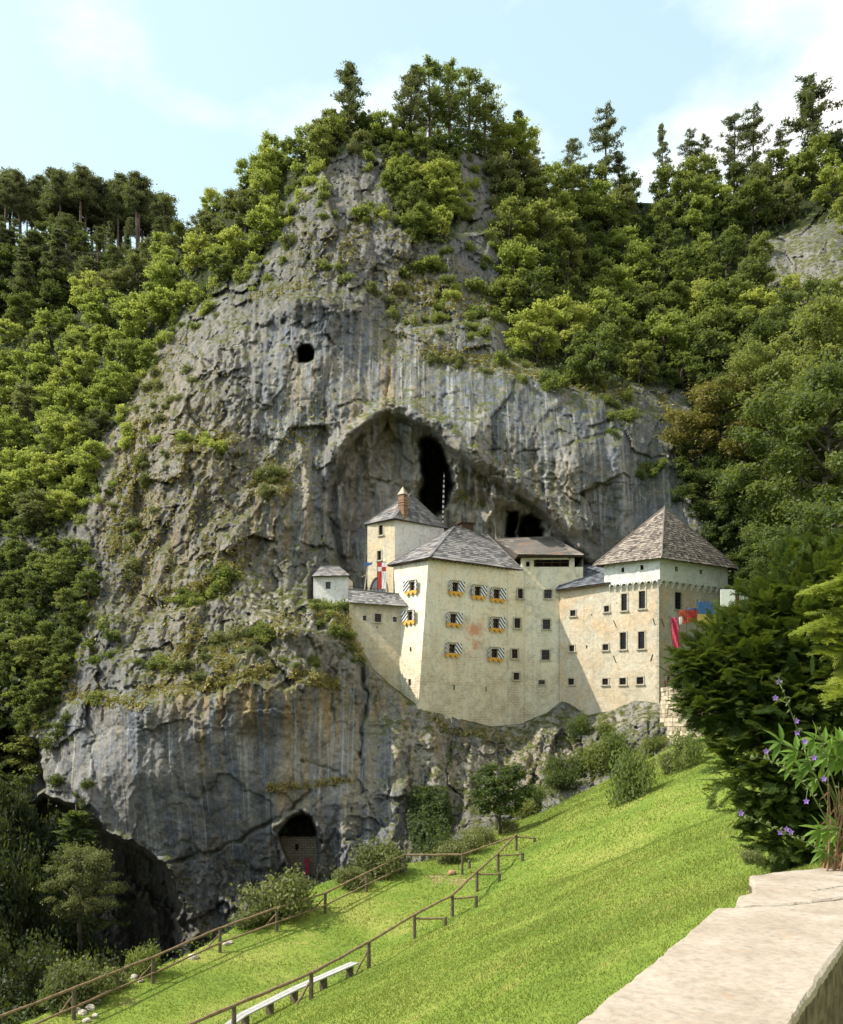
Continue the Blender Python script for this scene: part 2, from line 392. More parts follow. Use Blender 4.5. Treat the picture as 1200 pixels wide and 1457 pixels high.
M_ROCK = rock_material()
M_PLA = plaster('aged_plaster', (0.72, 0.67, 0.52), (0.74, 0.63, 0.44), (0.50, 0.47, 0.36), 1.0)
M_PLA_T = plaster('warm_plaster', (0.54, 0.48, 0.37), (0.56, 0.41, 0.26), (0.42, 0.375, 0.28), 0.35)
M_PLA_B = plaster('bare_rubble_plaster', (0.52, 0.46, 0.33), (0.56, 0.45, 0.28), (0.32, 0.27, 0.17), 1.0)
M_PLA_E = plaster('aged_plaster_painted', (0.72, 0.67, 0.52), (0.74, 0.63, 0.44), (0.50, 0.47, 0.36), 1.0, True)
M_WHITE = plaster('lime_wash', (0.70, 0.69, 0.65), (0.68, 0.66, 0.60), (0.56, 0.55, 0.50), 0.0)
M_STONE = plain('cut_stone', (0.42, 0.37, 0.28), 0.9, 0.3, 3)
M_REVEAL = plain('window_reveal', (0.34, 0.29, 0.21), 0.9)
M_SHING = tinted('wood_shingle', (0.095, 0.080, 0.070), (0.33, 0.28, 0.23), 0.8)
M_SLATE = tinted('grey_shingle', (0.10, 0.10, 0.102), (0.30, 0.285, 0.27), 0.5, patch=((0.30, 0.17, 0.09), 0.62))
M_DSLATE = tinted('dark_slate', (0.06, 0.065, 0.075), (0.17, 0.18, 0.20), 0.7)
M_RUST = tinted('weathered_shingle', (0.10, 0.09, 0.08), (0.28, 0.25, 0.215), 0.5, patch=((0.26, 0.15, 0.09), 0.58))
M_DARKWOOD = wood('dark_timber', (0.03, 0.018, 0.012), (0.085, 0.05, 0.03))
M_FRAME = wood('window_wood', (0.05, 0.022, 0.014), (0.12, 0.055, 0.035))
M_GLASS = plain('dark_glass', (0.012, 0.012, 0.014), 0.25, 0.3, 2, 0.5)
M_IRON = plain('iron_bars', (0.02, 0.018, 0.016), 0.6)
M_YEL = plain('yellow_board', (0.62, 0.33, 0.05), 0.6, 0.2)
M_BRICK = tinted('chimney_brick', (0.12, 0.07, 0.045), (0.30, 0.19, 0.115), 3)
M_LOG = wood('fence_log', (0.10, 0.065, 0.035), (0.27, 0.19, 0.11), 5)
M_POST = wood('fence_post', (0.05, 0.04, 0.028), (0.15, 0.12, 0.08), 5)
M_BWHITE = plain('white_paint_board', (0.36, 0.355, 0.34), 0.6, 0.12, 6)
M_BARK = wood('bark', (0.035, 0.028, 0.02), (0.13, 0.11, 0.085), 2.0)
M_PBARK = wood('pine_bark', (0.05, 0.035, 0.027), (0.16, 0.11, 0.08), 1.5)
M_RED = plain('red_cloth', (0.46, 0.05, 0.04), 0.8, 0.15)
M_PINK = plain('pink_cloth', (0.50, 0.05, 0.10), 0.8, 0.15)
M_CLW = plain('white_cloth', (0.78, 0.76, 0.73), 0.8, 0.08)
M_BLUE = plain('blue_cloth', (0.06, 0.14, 0.32), 0.8, 0.15)
M_YCL = plain('yellow_cloth', (0.50, 0.36, 0.10), 0.8, 0.1)
M_ORG = plain('orange_cloth', (0.55, 0.11, 0.05), 0.8, 0.15)
M_BLK = plain('black_paint', (0.025, 0.025, 0.028), 0.6)
M_GREYW = plain('grey_door', (0.10, 0.11, 0.12), 0.8)

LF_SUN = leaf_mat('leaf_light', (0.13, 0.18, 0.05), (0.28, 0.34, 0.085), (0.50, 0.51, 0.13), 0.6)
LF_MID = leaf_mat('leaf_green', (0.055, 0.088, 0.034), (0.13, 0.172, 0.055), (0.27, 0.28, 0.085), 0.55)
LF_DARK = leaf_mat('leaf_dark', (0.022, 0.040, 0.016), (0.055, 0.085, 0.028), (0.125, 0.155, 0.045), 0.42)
LF_GOLD = leaf_mat('leaf_golden', (0.055, 0.055, 0.018), (0.125, 0.110, 0.032), (0.21, 0.165, 0.045), 0.35)
LF_PINE = leaf_mat('pine_needle', (0.036, 0.050, 0.026), (0.075, 0.092, 0.046), (0.14, 0.145, 0.075), 0.35)
LF_YEW = leaf_mat('yew_needle', (0.017, 0.036, 0.010), (0.050, 0.085, 0.016), (0.15, 0.19, 0.03), 0.3, 1.6)
LF_SHADE = leaf_mat('gully_shade_leaf', (0.008, 0.016, 0.007), (0.020, 0.032, 0.012), (0.045, 0.06, 0.02), 0.2)  # leaf colour darkened so the gully trees look in shade
LF_SPR = leaf_mat('spruce_needle', (0.07, 0.11, 0.012), (0.16, 0.21, 0.02), (0.30, 0.33, 0.04), 0.4, 1.6)
LF_OLIVE = leaf_mat('leaf_olive', (0.065, 0.075, 0.03), (0.13, 0.145, 0.055), (0.24, 0.24, 0.10), 0.35, 0.8)
LF_DRY = leaf_mat('dry_turf', (0.10, 0.105, 0.03), (0.22, 0.20, 0.06), (0.38, 0.30, 0.11), 0.3, 0.8)
LF_FRONT = leaf_mat('plant_leaf', (0.06, 0.13, 0.02), (0.13, 0.24, 0.035), (0.27, 0.37, 0.06), 0.45, 4)

# ------------------------------------------------------------------ castle plan (needed by the rock around it)
A = P(610, 797, 105); A.z = 0
PLAN = dict(A=(610, 105.0), E=(560, 109.0), Fp=(742, 112.5), W0=(797, 112.0), T0=(868, 108.3), T1=(938, 104.7), T2=(1028, 110.5),
            M=(830, 112.5), U0=(523, 116.7), U1=(562, 114.0), U2=(632, 118.6), B0=(497, 107.5), B1=(578, 107.6), H0=(446, 111.0), H1=(495, 110.5))
def XY(k):
    u, D = PLAN[k]; return Vector(((u - HU) * D / F, D, 0))
WALL_U = [440, 497, 578, 597, 610, 742, 797, 868, 938, 1028, 1060]
WALL_D = [110.5, 107.5, 107.4, 104.4, 105, 112.5, 112.0, 108.3, 104.7, 110.5, 112]

# ------------------------------------------------------------------ cliff as a ray-parameterised surface (u, v are bearings; D is the distance out)
CP = [(-150,520,175),(-150,800,135),(-150,1100,110),(-150,1450,98),(0,500,185),(0,650,150),(0,800,128),(0,950,115),(0,1100,108),(0,1300,105),(0,1450,98),
(100,440,185),(100,550,160),(100,700,135),(100,850,118),(100,1000,106),(100,1150,100),(100,1400,97),(200,380,180),(200,480,155),(200,600,133),(200,750,121),(200,900,110),(200,1000,98),(200,1100,95),(200,1180,98),(200,1400,104),
(300,300,175),(300,400,150),(300,500,133),(300,700,120),(300,850,112),(300,930,102),(300,1050,93.5),(300,1180,97.5),(300,1300,101),(300,1450,102),
(400,220,165),(400,320,147),(400,420,133),(400,600,124),(400,750,117),(400,840,110),(400,900,101),(400,980,95),(400,1100,94),(400,1250,98),(400,1400,98),
(480,190,155),(480,300,143),(480,420,132),(480,560,124),(480,700,121),(480,800,118),(480,870,107),(480,950,101),(480,1100,97),(480,1280,96),
(560,180,155),(560,330,143),(560,450,133),(560,560,123),(620,560,122),(560,940,107),(560,1020,103.5),(545,1100,99),(545,1250,90),
(700,210,165),(700,330,150),(700,450,137),(700,520,125),(700,600,119),(760,660,117),(800,250,180),(800,400,160),(800,500,142),(800,560,125),(820,650,117),(840,740,116),
(900,260,185),(900,400,165),(900,500,145),(900,600,124),(900,700,120),(980,720,121),(1000,270,185),(1000,400,165),(1000,550,140),(1000,650,124),(1000,750,119),
(1100,265,185),(1100,400,155),(1100,600,128),(1100,750,116),(1100,850,112),(1200,240,180),(1200,400,140),(1200,600,115),(1200,800,103),(1200,950,95),(1350,240,170),(1350,500,130),(1350,800,95),(1350,1000,88),
(600,1015,104.0),(600,1060,102),(600,1150,97),(600,1260,88),(660,1040,107),(700,1050,108.5),(700,1130,101),(700,1220,85),(742,1040,111),(780,1030,110),(780,1100,99),(800,1005,111),(835,1030,108.5),(870,1030,106),(870,1080,98),(935,1015,102.8),(940,1080,94),(1000,1010,100),(1000,1080,90),(1100,1000,95),(1200,1100,80),
(510,830,116),(640,760,119),(740,760,119),(900,820,117),(1020,830,116),(800,1200,85),(950,1200,75),(1200,1300,70),(700,1400,80)]
cp = np.array(CP, float)
_xy = cp[:, :2] / 100.0
_K = np.sqrt(((_xy[:, None] - _xy[None]) ** 2).sum(-1)) + np.eye(len(cp)) * (-0.04)
_n = len(cp); _A = np.zeros((_n + 3, _n + 3)); _A[:_n, :_n] = _K; _A[:_n, _n] = 1; _A[:_n, _n + 1:] = _xy; _A[_n, :_n] = 1; _A[_n + 1:, :_n] = _xy.T
_w = np.linalg.solve(_A, np.concatenate([cp[:, 2], np.zeros(3)]))
def rbf(u, v):
    x = u / 100.0; y = v / 100.0; r = _w[_n] + _w[_n + 1] * x + _w[_n + 2] * y
    for i in range(_n): r = r + _w[i] * np.sqrt((x - _xy[i, 0]) ** 2 + (y - _xy[i, 1]) ** 2)
    return r

CASTLE_HOLE = [(496,893),(496,838),(515,838),(520,745),(560,700),(640,735),(700,745),(860,790),(900,730),(1000,740),(1034,800),(1034,985),(985,1000),(935,1001),(905,996),(870,1010),(835,1019),(815,1003),(800,998),(780,1015),(742,1030),(700,1034),(640,1018),(597,1004),(560,980),(530,953),(508,915)]
HUT_HOLE = [(440,852),(440,800),(500,800),(500,850),(470,862)]
NICHE = [(478,800),(462,740),(470,680),(490,640),(515,605),(545,588),(575,590),(610,606),(650,640),(690,672),(730,690),(770,722),(800,762),(838,800),(838,840),(600,860),(500,850)]
INNER = [(500,770),(492,700),(505,640),(540,610),(580,605),(620,625),(650,670),(660,740),(700,790),(600,800)]
HOLE = [(598,625),(612,620),(630,632),(641,652),(645,690),(641,718),(630,733),(596,735),(598,690)]
HOLE2 = [(742,735),(752,728),(768,742),(776,766),(778,790),(742,790)]
HOLE3 = [(722,728),(738,726),(741,745),(738,766),(722,766)]
SMALL = [(424,497),(430,491),(440,491),(447,499),(446,511),(438,515),(425,515)]
LOWER = [(396,1186),(412,1165),(430,1157),(443,1164),(450,1181),(452,1215),(449,1248),(420,1240),(404,1212)]
BIG = [(-170,1190),(0,1200),(30,1150),(60,1130),(110,1148),(140,1172),(170,1196),(205,1208),(232,1230),(250,1258),(259,1290),(248,1312),(262,1335),(246,1440),(-170,1480)]
SHADOWC = [(20,1030),(60,1060),(70,1120),(40,1150),(-10,1140),(-30,1050)]
CRACKS = [([(236,1228),(300,1210),(345,1192),(400,1163),(440,1128)], 4, 3.5), ([(512,950),(520,1000),(518,1050),(513,1080)], 4, 6), ([(516,1085),(520,1120),(528,1160)], 3, 2.5),
 ([(480,580),(520,572),(560,582)], 2.5, 1.6), ([(690,642),(740,645),(790,640),(830,622),(862,612),(900,600)], 2, 1.8), ([(560,575),(610,560),(660,590),(720,575)], 2, 1.2),
 ([(372,420),(376,500),(370,560),(382,640),(360,700)], 3, 1.4), ([(485,220),(478,330),(490,430),(470,520),(460,600)], 3, 1.8), ([(440,330),(400,420)], 3, 1.2), ([(500,215),(520,300)], 4, 2.5),
 ([(560,480),(553,540),(548,575)], 3, 1.6), ([(640,470),(700,480),(760,520)], 3, 1.8), ([(350,545),(400,548),(420,540)], 2, 1.3), ([(262,642),(300,655),(345,650)], 4, 2.0),
 ([(500,680),(497,740),(505,800)], 4, 3), ([(560,690),(552,740)], 3, 2), ([(655,700),(660,742)], 3, 1.5), ([(285,1040),(330,1044)], 1.5, 1.0), ([(430,1080),(500,1110)], 3, 1.5),
 ([(585,1020),(580,1100),(590,1180)], 4, 2.0), ([(700,1050),(725,1100),(720,1150)], 4, 2.5), ([(640,1040),(660,1100),(650,1170)], 4, 2.0), ([(820,700),(880,690),(930,700)], 2, 1), ([(600,430),(560,470)], 3, 1.5)]
RIBS = [([(455,720),(468,660),(500,612),(545,578),(580,578),(640,615),(690,655),(750,690),(800,738),(850,800)], 9, 1.8),
 ([(655,640),(690,700),(740,716)], 8, 2.0), ([(410,900),(380,880),(360,865)], 12, 2.0), ([(235,1235),(262,1290),(285,1330)], 12, 3.0), ([(120,1120),(150,1180),(200,1212)], 8, 1.5),
 ([(430,640),(440,700),(430,780)], 7, 1.6), ([(475,640),(480,700),(488,790)], 4, 1.5), ([(450,860),(500,905),(530,950)], 14, 1.6), ([(390,1175),(430,1150),(456,1180),(458,1240)], 5, 1.2),
 ([(500,440),(440,430),(380,450)], 12, 1.2), ([(880,640),(890,720)], 12, 1.6), ([(520,600),(530,680)], 8, 1.2), ([(560,1040),(565,1120),(560,1200)], 14, 2.0), ([(620,1060),(625,1130)], 16, 2.2), ([(770,1040),(740,1090)], 14, 2.0)]
STEEPLEDGE = [([(95,1010),(150,990),(200,1002),(250,985),(300,995),(350,970),(400,985),(450,960)], 26, 1.5), ([(250,640),(330,628)], 18, 2.2), ([(230,880),(330,850)], 20, 1.6), ([(355,700),(410,690)], 14, 1.8), ([(300,940),(380,925)], 14, 1.6),
 ([(560,330),(640,340),(700,330)], 22, 3), ([(420,430),(520,410)], 18, 2.0), ([(600,470),(700,460)], 16, 2.2), ([(400,895),(450,900)], 12, 2.5), ([(720,520),(860,545)], 18, 3)]

def depth(u, v, detail=True):
    u = np.asarray(u, float); v = np.asarray(v, float)
    wu = u + 10 * fbm(u / 55, v / 55, 4, 91) + 4 * fbm(u / 12, v / 12, 3, 95)
    wv = v + 10 * fbm(u / 55, v / 55, 4, 92) + 4 * fbm(u / 12, v / 12, 3, 96)
    D = rbf(u, v)
    x = u * 0.1; z = (HV - v) * 0.1
    smooth = np.clip(1 - 0.9 * np.exp(-(seg_dist(u, v, [(120, 1090), (300, 1085), (490, 1060)]) / 92) ** 2), 0, 1)
    smooth = smooth * np.clip(1 - 0.8 * np.exp(-(seg_dist(u, v, [(190, 1160), (330, 1170), (400, 1130)]) / 60) ** 2), 0, 1)
    smooth = smooth * np.clip(1 - 0.75 * np.exp(-(seg_dist(u, v, [(520, 540), (700, 560), (860, 640), (950, 700)]) / 70) ** 2), 0, 1)
    smooth = smooth * np.clip(1 - 0.5 * np.exp(-(seg_dist(u, v, [(420, 500), (420, 720)]) / 60) ** 2), 0, 1)
    near = sstep(30, 4, np.abs(sdist(u, v, CASTLE_HOLE)))          # keep the rock that meets the walls close to them
    amp = (1 - 0.85 * near)
    D = D + 4.2 * fbm(x / 17, z / 17, 3, 1) * amp * (.45 + .55 * smooth)
    # dipping ribs on the left flank
    lw = np.exp(-(((u - 260) / 190) ** 2)) * np.exp(-(((v - 760) / 210) ** 2))
    ca, sa = math.cos(math.radians(62)), math.sin(math.radians(62))
    along = (-x * (1 - ca) * 0 + x * math.cos(math.radians(60)) + z * math.sin(math.radians(60)))
    across = (x * math.sin(math.radians(60)) - z * math.cos(math.radians(60)))
    D = D - lw * 2.6 * ridged(across / 4.2 + 0.3 * fbm(x / 5, z / 5, 3, 5), along / 17, 4, 6) * amp
    # a strong outcrop running down-left in the lower middle, blocky joints elsewhere
    D = D - 1.1 * ridged(x / 5.5, z / 26, 4, 9) * (0.3 + 0.7 * smooth) * amp
    wx = x + 1.5 * fbm(x / 4, z / 4, 3, 31); wz = z + 1.5 * fbm(x / 4, z / 4, 3, 32)
    f1, e1 = facets(wx / 6.5, wz / 9, 41, 1.8); f2, e2 = facets(wx / 2.4, wz / 3.2, 42, 1.6); f3, e3 = facets(wx / 0.95 + 5, wz / 1.2, 43, 1.5)
    D = D + (1.7 * f1 * (0.2 + 0.8 * smooth) + 0.85 * f2 * (0.1 + 0.9 * smooth) + 0.55 * f3 * (0.08 + 0.92 * smooth)) * amp
    D = D + 0.25 * np.exp(-(e1 / 0.03) ** 2) * amp * (0.3 + 0.7 * smooth) + 0.12 * np.exp(-(e2 / 0.05) ** 2) * smooth
    D = D + 0.85 * fbm(x / 3, z / 3.6, 6, 51, 0.62) * (0.14 + 0.86 * smooth) * (0.3 + 0.7 * amp) + 0.4 * fbm(x / 0.7, z / 0.9, 3, 57, .7) * (0.25 + 0.75 * smooth)
    rx = x * math.sin(math.radians(62)) - z * math.cos(math.radians(62)); ra = x * math.cos(math.radians(62)) + z * math.sin(math.radians(62))
    D = D - (0.45 * ridged(rx / 1.1, ra / 8, 3, 66) + .3 * ridged(x / .8 + 9, z / 9, 3, 67)) * (.2 + .8 * smooth) * amp
    D = D - 0.4 * ridged(x / 1.5, z / 30, 4, 59) * (.5 + .5 * smooth)
    ck = 0.35 + 1.1 * np.clip(fbm(x / 3, z / 3, 3, 88) + .35, 0, 1)
    for pts, w, a in CRACKS: D = D + a * .34 * ck * np.exp(-(seg_dist(wu, wv, pts) / (w * .62)) ** 2)
    for pts, w, a in RIBS: D = D - a * np.exp(-(seg_dist(wu, wv, pts) / w) ** 2)
    for pts, w, a in STEEPLEDGE:      # a shelf: juts out below the line, set back above it
        px = np.array([p[0] for p in pts], float); py = np.array([p[1] for p in pts], float)
        yy = np.interp(wu, px, py); mk = sstep(px[0] - 25, px[0] + 5, wu) * sstep(px[-1] + 25, px[-1] - 5, wu)
        t = (wv - yy) / w
        D = D - a * mk * np.where(t > 0, np.exp(-(t * 0.45) ** 2), np.exp(-(t * 4) ** 2))
    D = D - 3.2 * ridged(x / 5, z / 9, 5, 81) * sstep(-5, 25, sdist(u, v, OUTCROP))
    # hollows
    def hollow(poly, dep, wdt, uu=wu, vv=wv):
        return dep * sstep(-2, wdt, sdist(uu, vv, poly))
    top = sstep(860, 760, v)
    D = D + hollow(NICHE, 4.2, 8, u + (wu - u) * .5, v + (wv - v) * .5) + hollow(INNER, 2.2, 26)
    # flowstone columns inside the niche
    D = D - 2.2 * sstep(0, 20, sdist(u, v, NICHE)) * ridged(x / 2.6, z / 12, 3, 71)
    D = D + hollow(HOLE, 34, 12) + hollow(HOLE2, 26, 8) + hollow(HOLE3, 16, 8)
    D = D + hollow(SMALL, 13, 4, u, v) + hollow(LOWER, 17, 5, u + (wu - u) * .2, v + (wv - v) * .2) + hollow(BIG, 85, 4) + hollow(SHADOWC, 7, 10)
    # room for the buildings
    wd = np.interp(u, WALL_U, WALL_D)
    s = sdist(u, v, CASTLE_HOLE)
    inn = sstep(-1.5, 5, s)
    floor = wd + 3 + 9 * sstep(0, 45, s)
    D = np.where(s > -1.5, np.maximum(D, D * (1 - inn) + np.maximum(D, floor) * inn), D)
    out = (s <= -1.5) & (v > 880) & (u > 490) & (u < 945)
    D = np.where(out, np.minimum(D, wd - 0.15 - 0.02 * np.clip(-s, 0, 60)), D)
    s = sdist(u, v, HUT_HOLE)
    D = np.where(s > -2, np.maximum(D, 113 + 1.5 * sstep(-2, 8, s)), D)
    return D

SKY_U = [-160, 0, 80, 150, 200, 250, 300, 350, 400, 440, 470, 495, 515, 560, 620, 700, 740, 780, 850, 950, 1050, 1120, 1200, 1360]
SKY_V = [545, 492, 462, 425, 385, 350, 305, 262, 236, 214, 192, 172, 178, 196, 198, 225, 246, 268, 285, 290, 275, 262, 240, 220]
def skyline(u): return np.interp(u, SKY_U, SKY_V)

VEG_L = [(-170,300),(440,150),(474,180),(462,240),(405,290),(385,360),(310,415),(240,465),(205,520),(180,600),(140,620),(135,700),(70,775),(20,760),(-170,780)]
VEG_T = [(455,150),(520,150),(720,190),(715,240),(660,216),(560,212),(500,200),(470,230)]
VEG_T2 = [(555,215),(650,235),(660,300),(640,350),(590,345),(560,300)]
VEG_R = [(690,190),(1370,160),(1370,1000),(1040,1000),(1036,800),(985,720),(1000,640),(975,560),(900,548),(850,560),(780,540),(735,490),(705,420),(712,330)]
OUTCROP = [(1085,345),(1150,322),(1230,300),(1230,470),(1170,465),(1085,440)]
VEG_LL = [(-170,790),(20,775),(95,790),(130,820),(115,900),(90,980),(45,1040),(20,1130),(-170,1180)]
VEG_B = [(-170,1180),(40,1130),(120,1250),(150,1440),(-170,1460)]
def vegmask(u, v):
    m = np.zeros(np.shape(u))
    for poly in (VEG_L, VEG_T, VEG_T2, VEG_R, VEG_LL, VEG_B):
        m = np.maximum(m, sstep(-14, 14, sdist(u, v, poly)))
    return m * (1 - sstep(-10, 10, sdist(u, v, OUTCROP)))

def build_cliff():
    nu, nv = 800, 690
    U = np.linspace(-160, 1360, nu); T = np.linspace(0, 1, nv)
    uu = np.repeat(U[None], nv, 0); top = skyline(uu); vv = top + (1470 - top) * T[:, None]
    D = depth(uu, vv)
    X = (uu - HU) * D / F; Y = D; Z = (HV - vv) * D / F
    # the mountain goes on behind its skyline
    back = []
    for k, (dy, dz) in enumerate(((6, 1.0), (16, 0.5), (34, -5), (60, -22), (90, -50), (110, -90))):
        back.append((X[0] * (1 + dy / 160.0), Y[0] + dy + 2 * fbm(U / 40, U * 0 + k, 3, 77), Z[0] + dz + 2.0 * fbm(U / 25, U * 0 + k, 3, 78)))
    X = np.concatenate([np.array([b[0] for b in back[::-1]]), X]); Y = np.concatenate([np.array([b[1] for b in back[::-1]]), Y]); Z = np.concatenate([np.array([b[2] for b in back[::-1]]), Z])
    nb = len(back); R = nv + nb
    idx = np.arange(R * nu).reshape(R, nu)
    Fc = np.stack([idx[:-1, :-1], idx[1:, :-1], idx[1:, 1:], idx[:-1, 1:]], -1).reshape(-1, 4)
    me = np_mesh('cliff', np.stack([X, Y, Z], -1).reshape(-1, 3), Fc, True)
    veg = vegmask(uu, vv) * 1.0
    och = np.zeros_like(uu)
    for pts, w, a in (([(290,990),(400,1000),(480,1020)], 58, 1.0), ([(285,1045),(288,1095)], 12, 1.2), ([(420,1060),(430,1110)], 40, .9), ([(390,1130),(440,1120)], 30, 0.9), ([(560,1000),(600,1060),(680,1060),(760,1070)], 52, 1.3), ([(540,620),(570,720),(640,700),(740,740)], 65, 1.0), ([(410,700),(380,760)], 60, 0.7), ([(250,650),(330,660)], 40, 0.7), ([(430,560),(440,520)], 22, 0.8), ([(550,480),(552,570)], 12, 0.9), ([(800,690),(700,670)], 40, 0.6), ([(200,560),(190,700),(250,850)], 80, 0.75), ([(520,1090),(480,1150)], 40, 0.7), ([(420,1190),(440,1230)], 22, 1.0)):
        och = np.maximum(och, a * np.exp(-(seg_dist(uu, vv, pts) / w) ** 2))
    pale = np.zeros_like(uu)  # pale rock; ledge sunlight and a brighter niche are painted in as well
    for pts, w, a in (([(370,870),(420,910),(480,900)], 46, 1.25), ([(470,720),(480,660),(500,620),(550,583),(600,600)], 12, 0.7), ([(800,650),(800,740)], 8, 0.9), ([(886,660),(893,760)], 9, 0.9), ([(680,590),(690,620)], 10, 0.7), ([(490,660),(470,760)], 7, 0.8), ([(740,700),(800,750),(840,800)], 6, 0.8), ([(520,640),(560,720),(620,700),(700,720),(780,770)], 50, 1.0), ([(1130,350),(1190,400),(1100,420),(1180,440)], 40, 0.25), ([(860,1030),(940,1010)], 22, 1.0), ([(600,1050),(640,1100),(700,1080),(770,1050)], 55, 1.1), ([(430,640),(440,760)], 14, 0.4), ([(500,905),(520,950)], 22, .6), ([(620,1060),(560,1060)], 40, 0.45), ([(330,500),(300,640),(200,700)], 60, 0.28), ([(500,230),(540,400)], 50, 0.25), ([(820,1030),(760,1100)], 30, 0.5), ([(240,900),(330,800)], 60, 0.45), ([(160,700),(260,560),(330,480)], 60, .35), ([(100,1110),(300,1110),(480,1090)], 70, .42)):
        pale = np.maximum(pale, a * np.exp(-(seg_dist(uu, vv, pts) / w) ** 2))
    zc = np.stack([veg, och, pale], -1)
    full = np.concatenate([np.repeat(zc[:1], nb, 0), zc]).reshape(-1, 3)
    set_col(me, 'zone', full)
    lg = np.ones_like(uu); lg *= 1 - sstep(0, 30, sdist(uu, vv, NICHE)) * 0.9
    lg *= 1 - 0.85 * np.exp(-(seg_dist(uu, vv, [(120, 1100), (300, 1100), (480, 1100)]) / 75) ** 2)
    lg *= 1 - sstep(-5, 10, sdist(uu, vv, BIG))
    at = me.attributes.new('ledge', 'FLOAT', 'POINT'); at.data.foreach_set('value', np.concatenate([np.repeat(lg[:1], nb, 0), lg]).ravel().astype(np.float32))
    sk = np.maximum(np.exp(-(seg_dist(uu, vv, [(100, 1110), (300, 1110), (490, 1090)]) / 120) ** 4), .75 * np.exp(-(seg_dist(uu, vv, [(520, 540), (700, 570), (860, 680), (960, 700)]) / 85) ** 4)); sk = np.maximum(sk, .7 * np.exp(-(seg_dist(uu, vv, [(420, 500), (440, 740)]) / 60) ** 4)); sk = np.maximum(sk, .6 * sstep(0, 20, sdist(uu, vv, NICHE)))
    at = me.attributes.new('streak', 'FLOAT', 'POINT'); at.data.foreach_set('value', np.concatenate([np.repeat(sk[:1], nb, 0), sk]).ravel().astype(np.float32))
    o = link('cliff', me, M_ROCK); tag(o, 'grey limestone cliff with caves rising behind the castle', 'cliff', kind='structure')
    return o
build_cliff()
_gu = np.arange(-170, 1372, 3.0); _gv = np.arange(140, 1480, 3.0)
_GD = depth(*np.meshgrid(_gu, _gv))
def depth_at(u, v):
    """distance of the built rock along a bearing, from a coarse copy of the surface"""
    i = np.clip(((np.asarray(u) + 170) / 3.0).astype(int), 0, len(_gu) - 1); j = np.clip(((np.asarray(v) - 140) / 3.0).astype(int), 0, len(_gv) - 1)
    return _GD[j, i]

# ---- far hill on the left that carries the pines
def far_hill():
    xs = np.linspace(-330, 60, 160); ys = np.linspace(170, 420, 90)
    X, Y = np.meshgrid(xs, ys)
    ridge = np.interp(X, [-330, -140, -118, -95, -60, 0, 60], [142, 137, 138, 137, 132, 116, 92])
    Z = ridge - 0.055 * np.abs(Y - 250) ** 1.12 - np.clip(238 - Y, 0, 80) * 1.15
    Z = Z + 4 * fbm(X / 22, Y / 22, 5, 5)
    idx = np.arange(X.size).reshape(X.shape)
    Fc = np.stack([idx[:-1, :-1], idx[:-1, 1:], idx[1:, 1:], idx[1:, :-1]], -1).reshape(-1, 4)
    me = np_mesh('hill', np.stack([X, Y, Z], -1).reshape(-1, 3), Fc, True)
    set_col(me, 'zone', np.tile([[1.0, 0.0, 0.0]], (X.size, 1)))
    at = me.attributes.new('ledge', 'FLOAT', 'POINT'); at.data.foreach_set('value', np.ones(X.size, np.float32))
    o = link('hill', me, M_ROCK); tag(o, 'wooded hill behind the left flank of the cliff', 'hill', kind='structure')
    return xs, ys, Z
HX, HY, HZ = far_hill()
def hill_z(x, y):
    i = int(np.clip(np.searchsorted(HX, x), 1, len(HX) - 1)); j = int(np.clip(np.searchsorted(HY, y), 1, len(HY) - 1)); return float(HZ[j, i])
# hillside added out of view on the left, shaped to shade the gully
def shade_hill():
    xs = np.linspace(-190, -46, 70); ys = np.linspace(12, 100, 60)
    X, Y = np.meshgrid(xs, ys)
    Z = -33 + 60 * sstep(-47, -78, X) * sstep(100, 84, Y) * sstep(12, 36, Y) + 5 * fbm(X / 18, Y / 18, 5, 15)
    idx = np.arange(X.size).reshape(X.shape)
    Fc = np.stack([idx[:-1, :-1], idx[:-1, 1:], idx[1:, 1:], idx[1:, :-1]], -1).reshape(-1, 4)
    me = np_mesh('shade_hill', np.stack([X, Y, Z], -1).reshape(-1, 3), Fc, True)
    set_col(me, 'zone', np.tile([[1.0, 0.0, 0.0]], (X.size, 1)))
    at = me.attributes.new('ledge', 'FLOAT', 'POINT'); at.data.foreach_set('value', np.ones(X.size, np.float32))
    tag(link('shade_hillside', me, M_ROCK), 'added unseen hillside beyond the left edge, shading the valley', 'hill', kind='structure')
shade_hill()

# ---- ground
LFL = [(-23, 8), (-17, 18), (-12.2, 27), (-7.3, 38), (-2.0, 46.0), (2.8, 48.8), (6.5, 61), (16, 76), (27, 90), (36, 97), (60, 110)]
RFL = [(-14, 10), (-6.5, 24), (-4.2, 29), (-2.2, 33), (-0.3, 37.5), (1.5, 40), (3.0, 44), (4.7, 51), (6.6, 58), (18, 92), (30, 120)]
def side(x, y, pts):
    """signed distance, positive on the right of the polyline walked from near to far"""
    best = np.full(np.shape(x), 1e9); sg = np.zeros(np.shape(x))
    for i in range(len(pts) - 1):
        x0, y0 = pts[i]; x1, y1 = pts[i + 1]; dx, dy = x1 - x0, y1 - y0; L2 = dx * dx + dy * dy
        t = np.clip(((x - x0) * dx + (y - y0) * dy) / L2, 0, 1)
        d = np.hypot(x - x0 - t * dx, y - y0 - t * dy); s = np.sign((x - x0) * dy - (y - y0) * dx)
        m = d < best; best = np.where(m, d, best); sg = np.where(m, s, sg)
    return best * sg
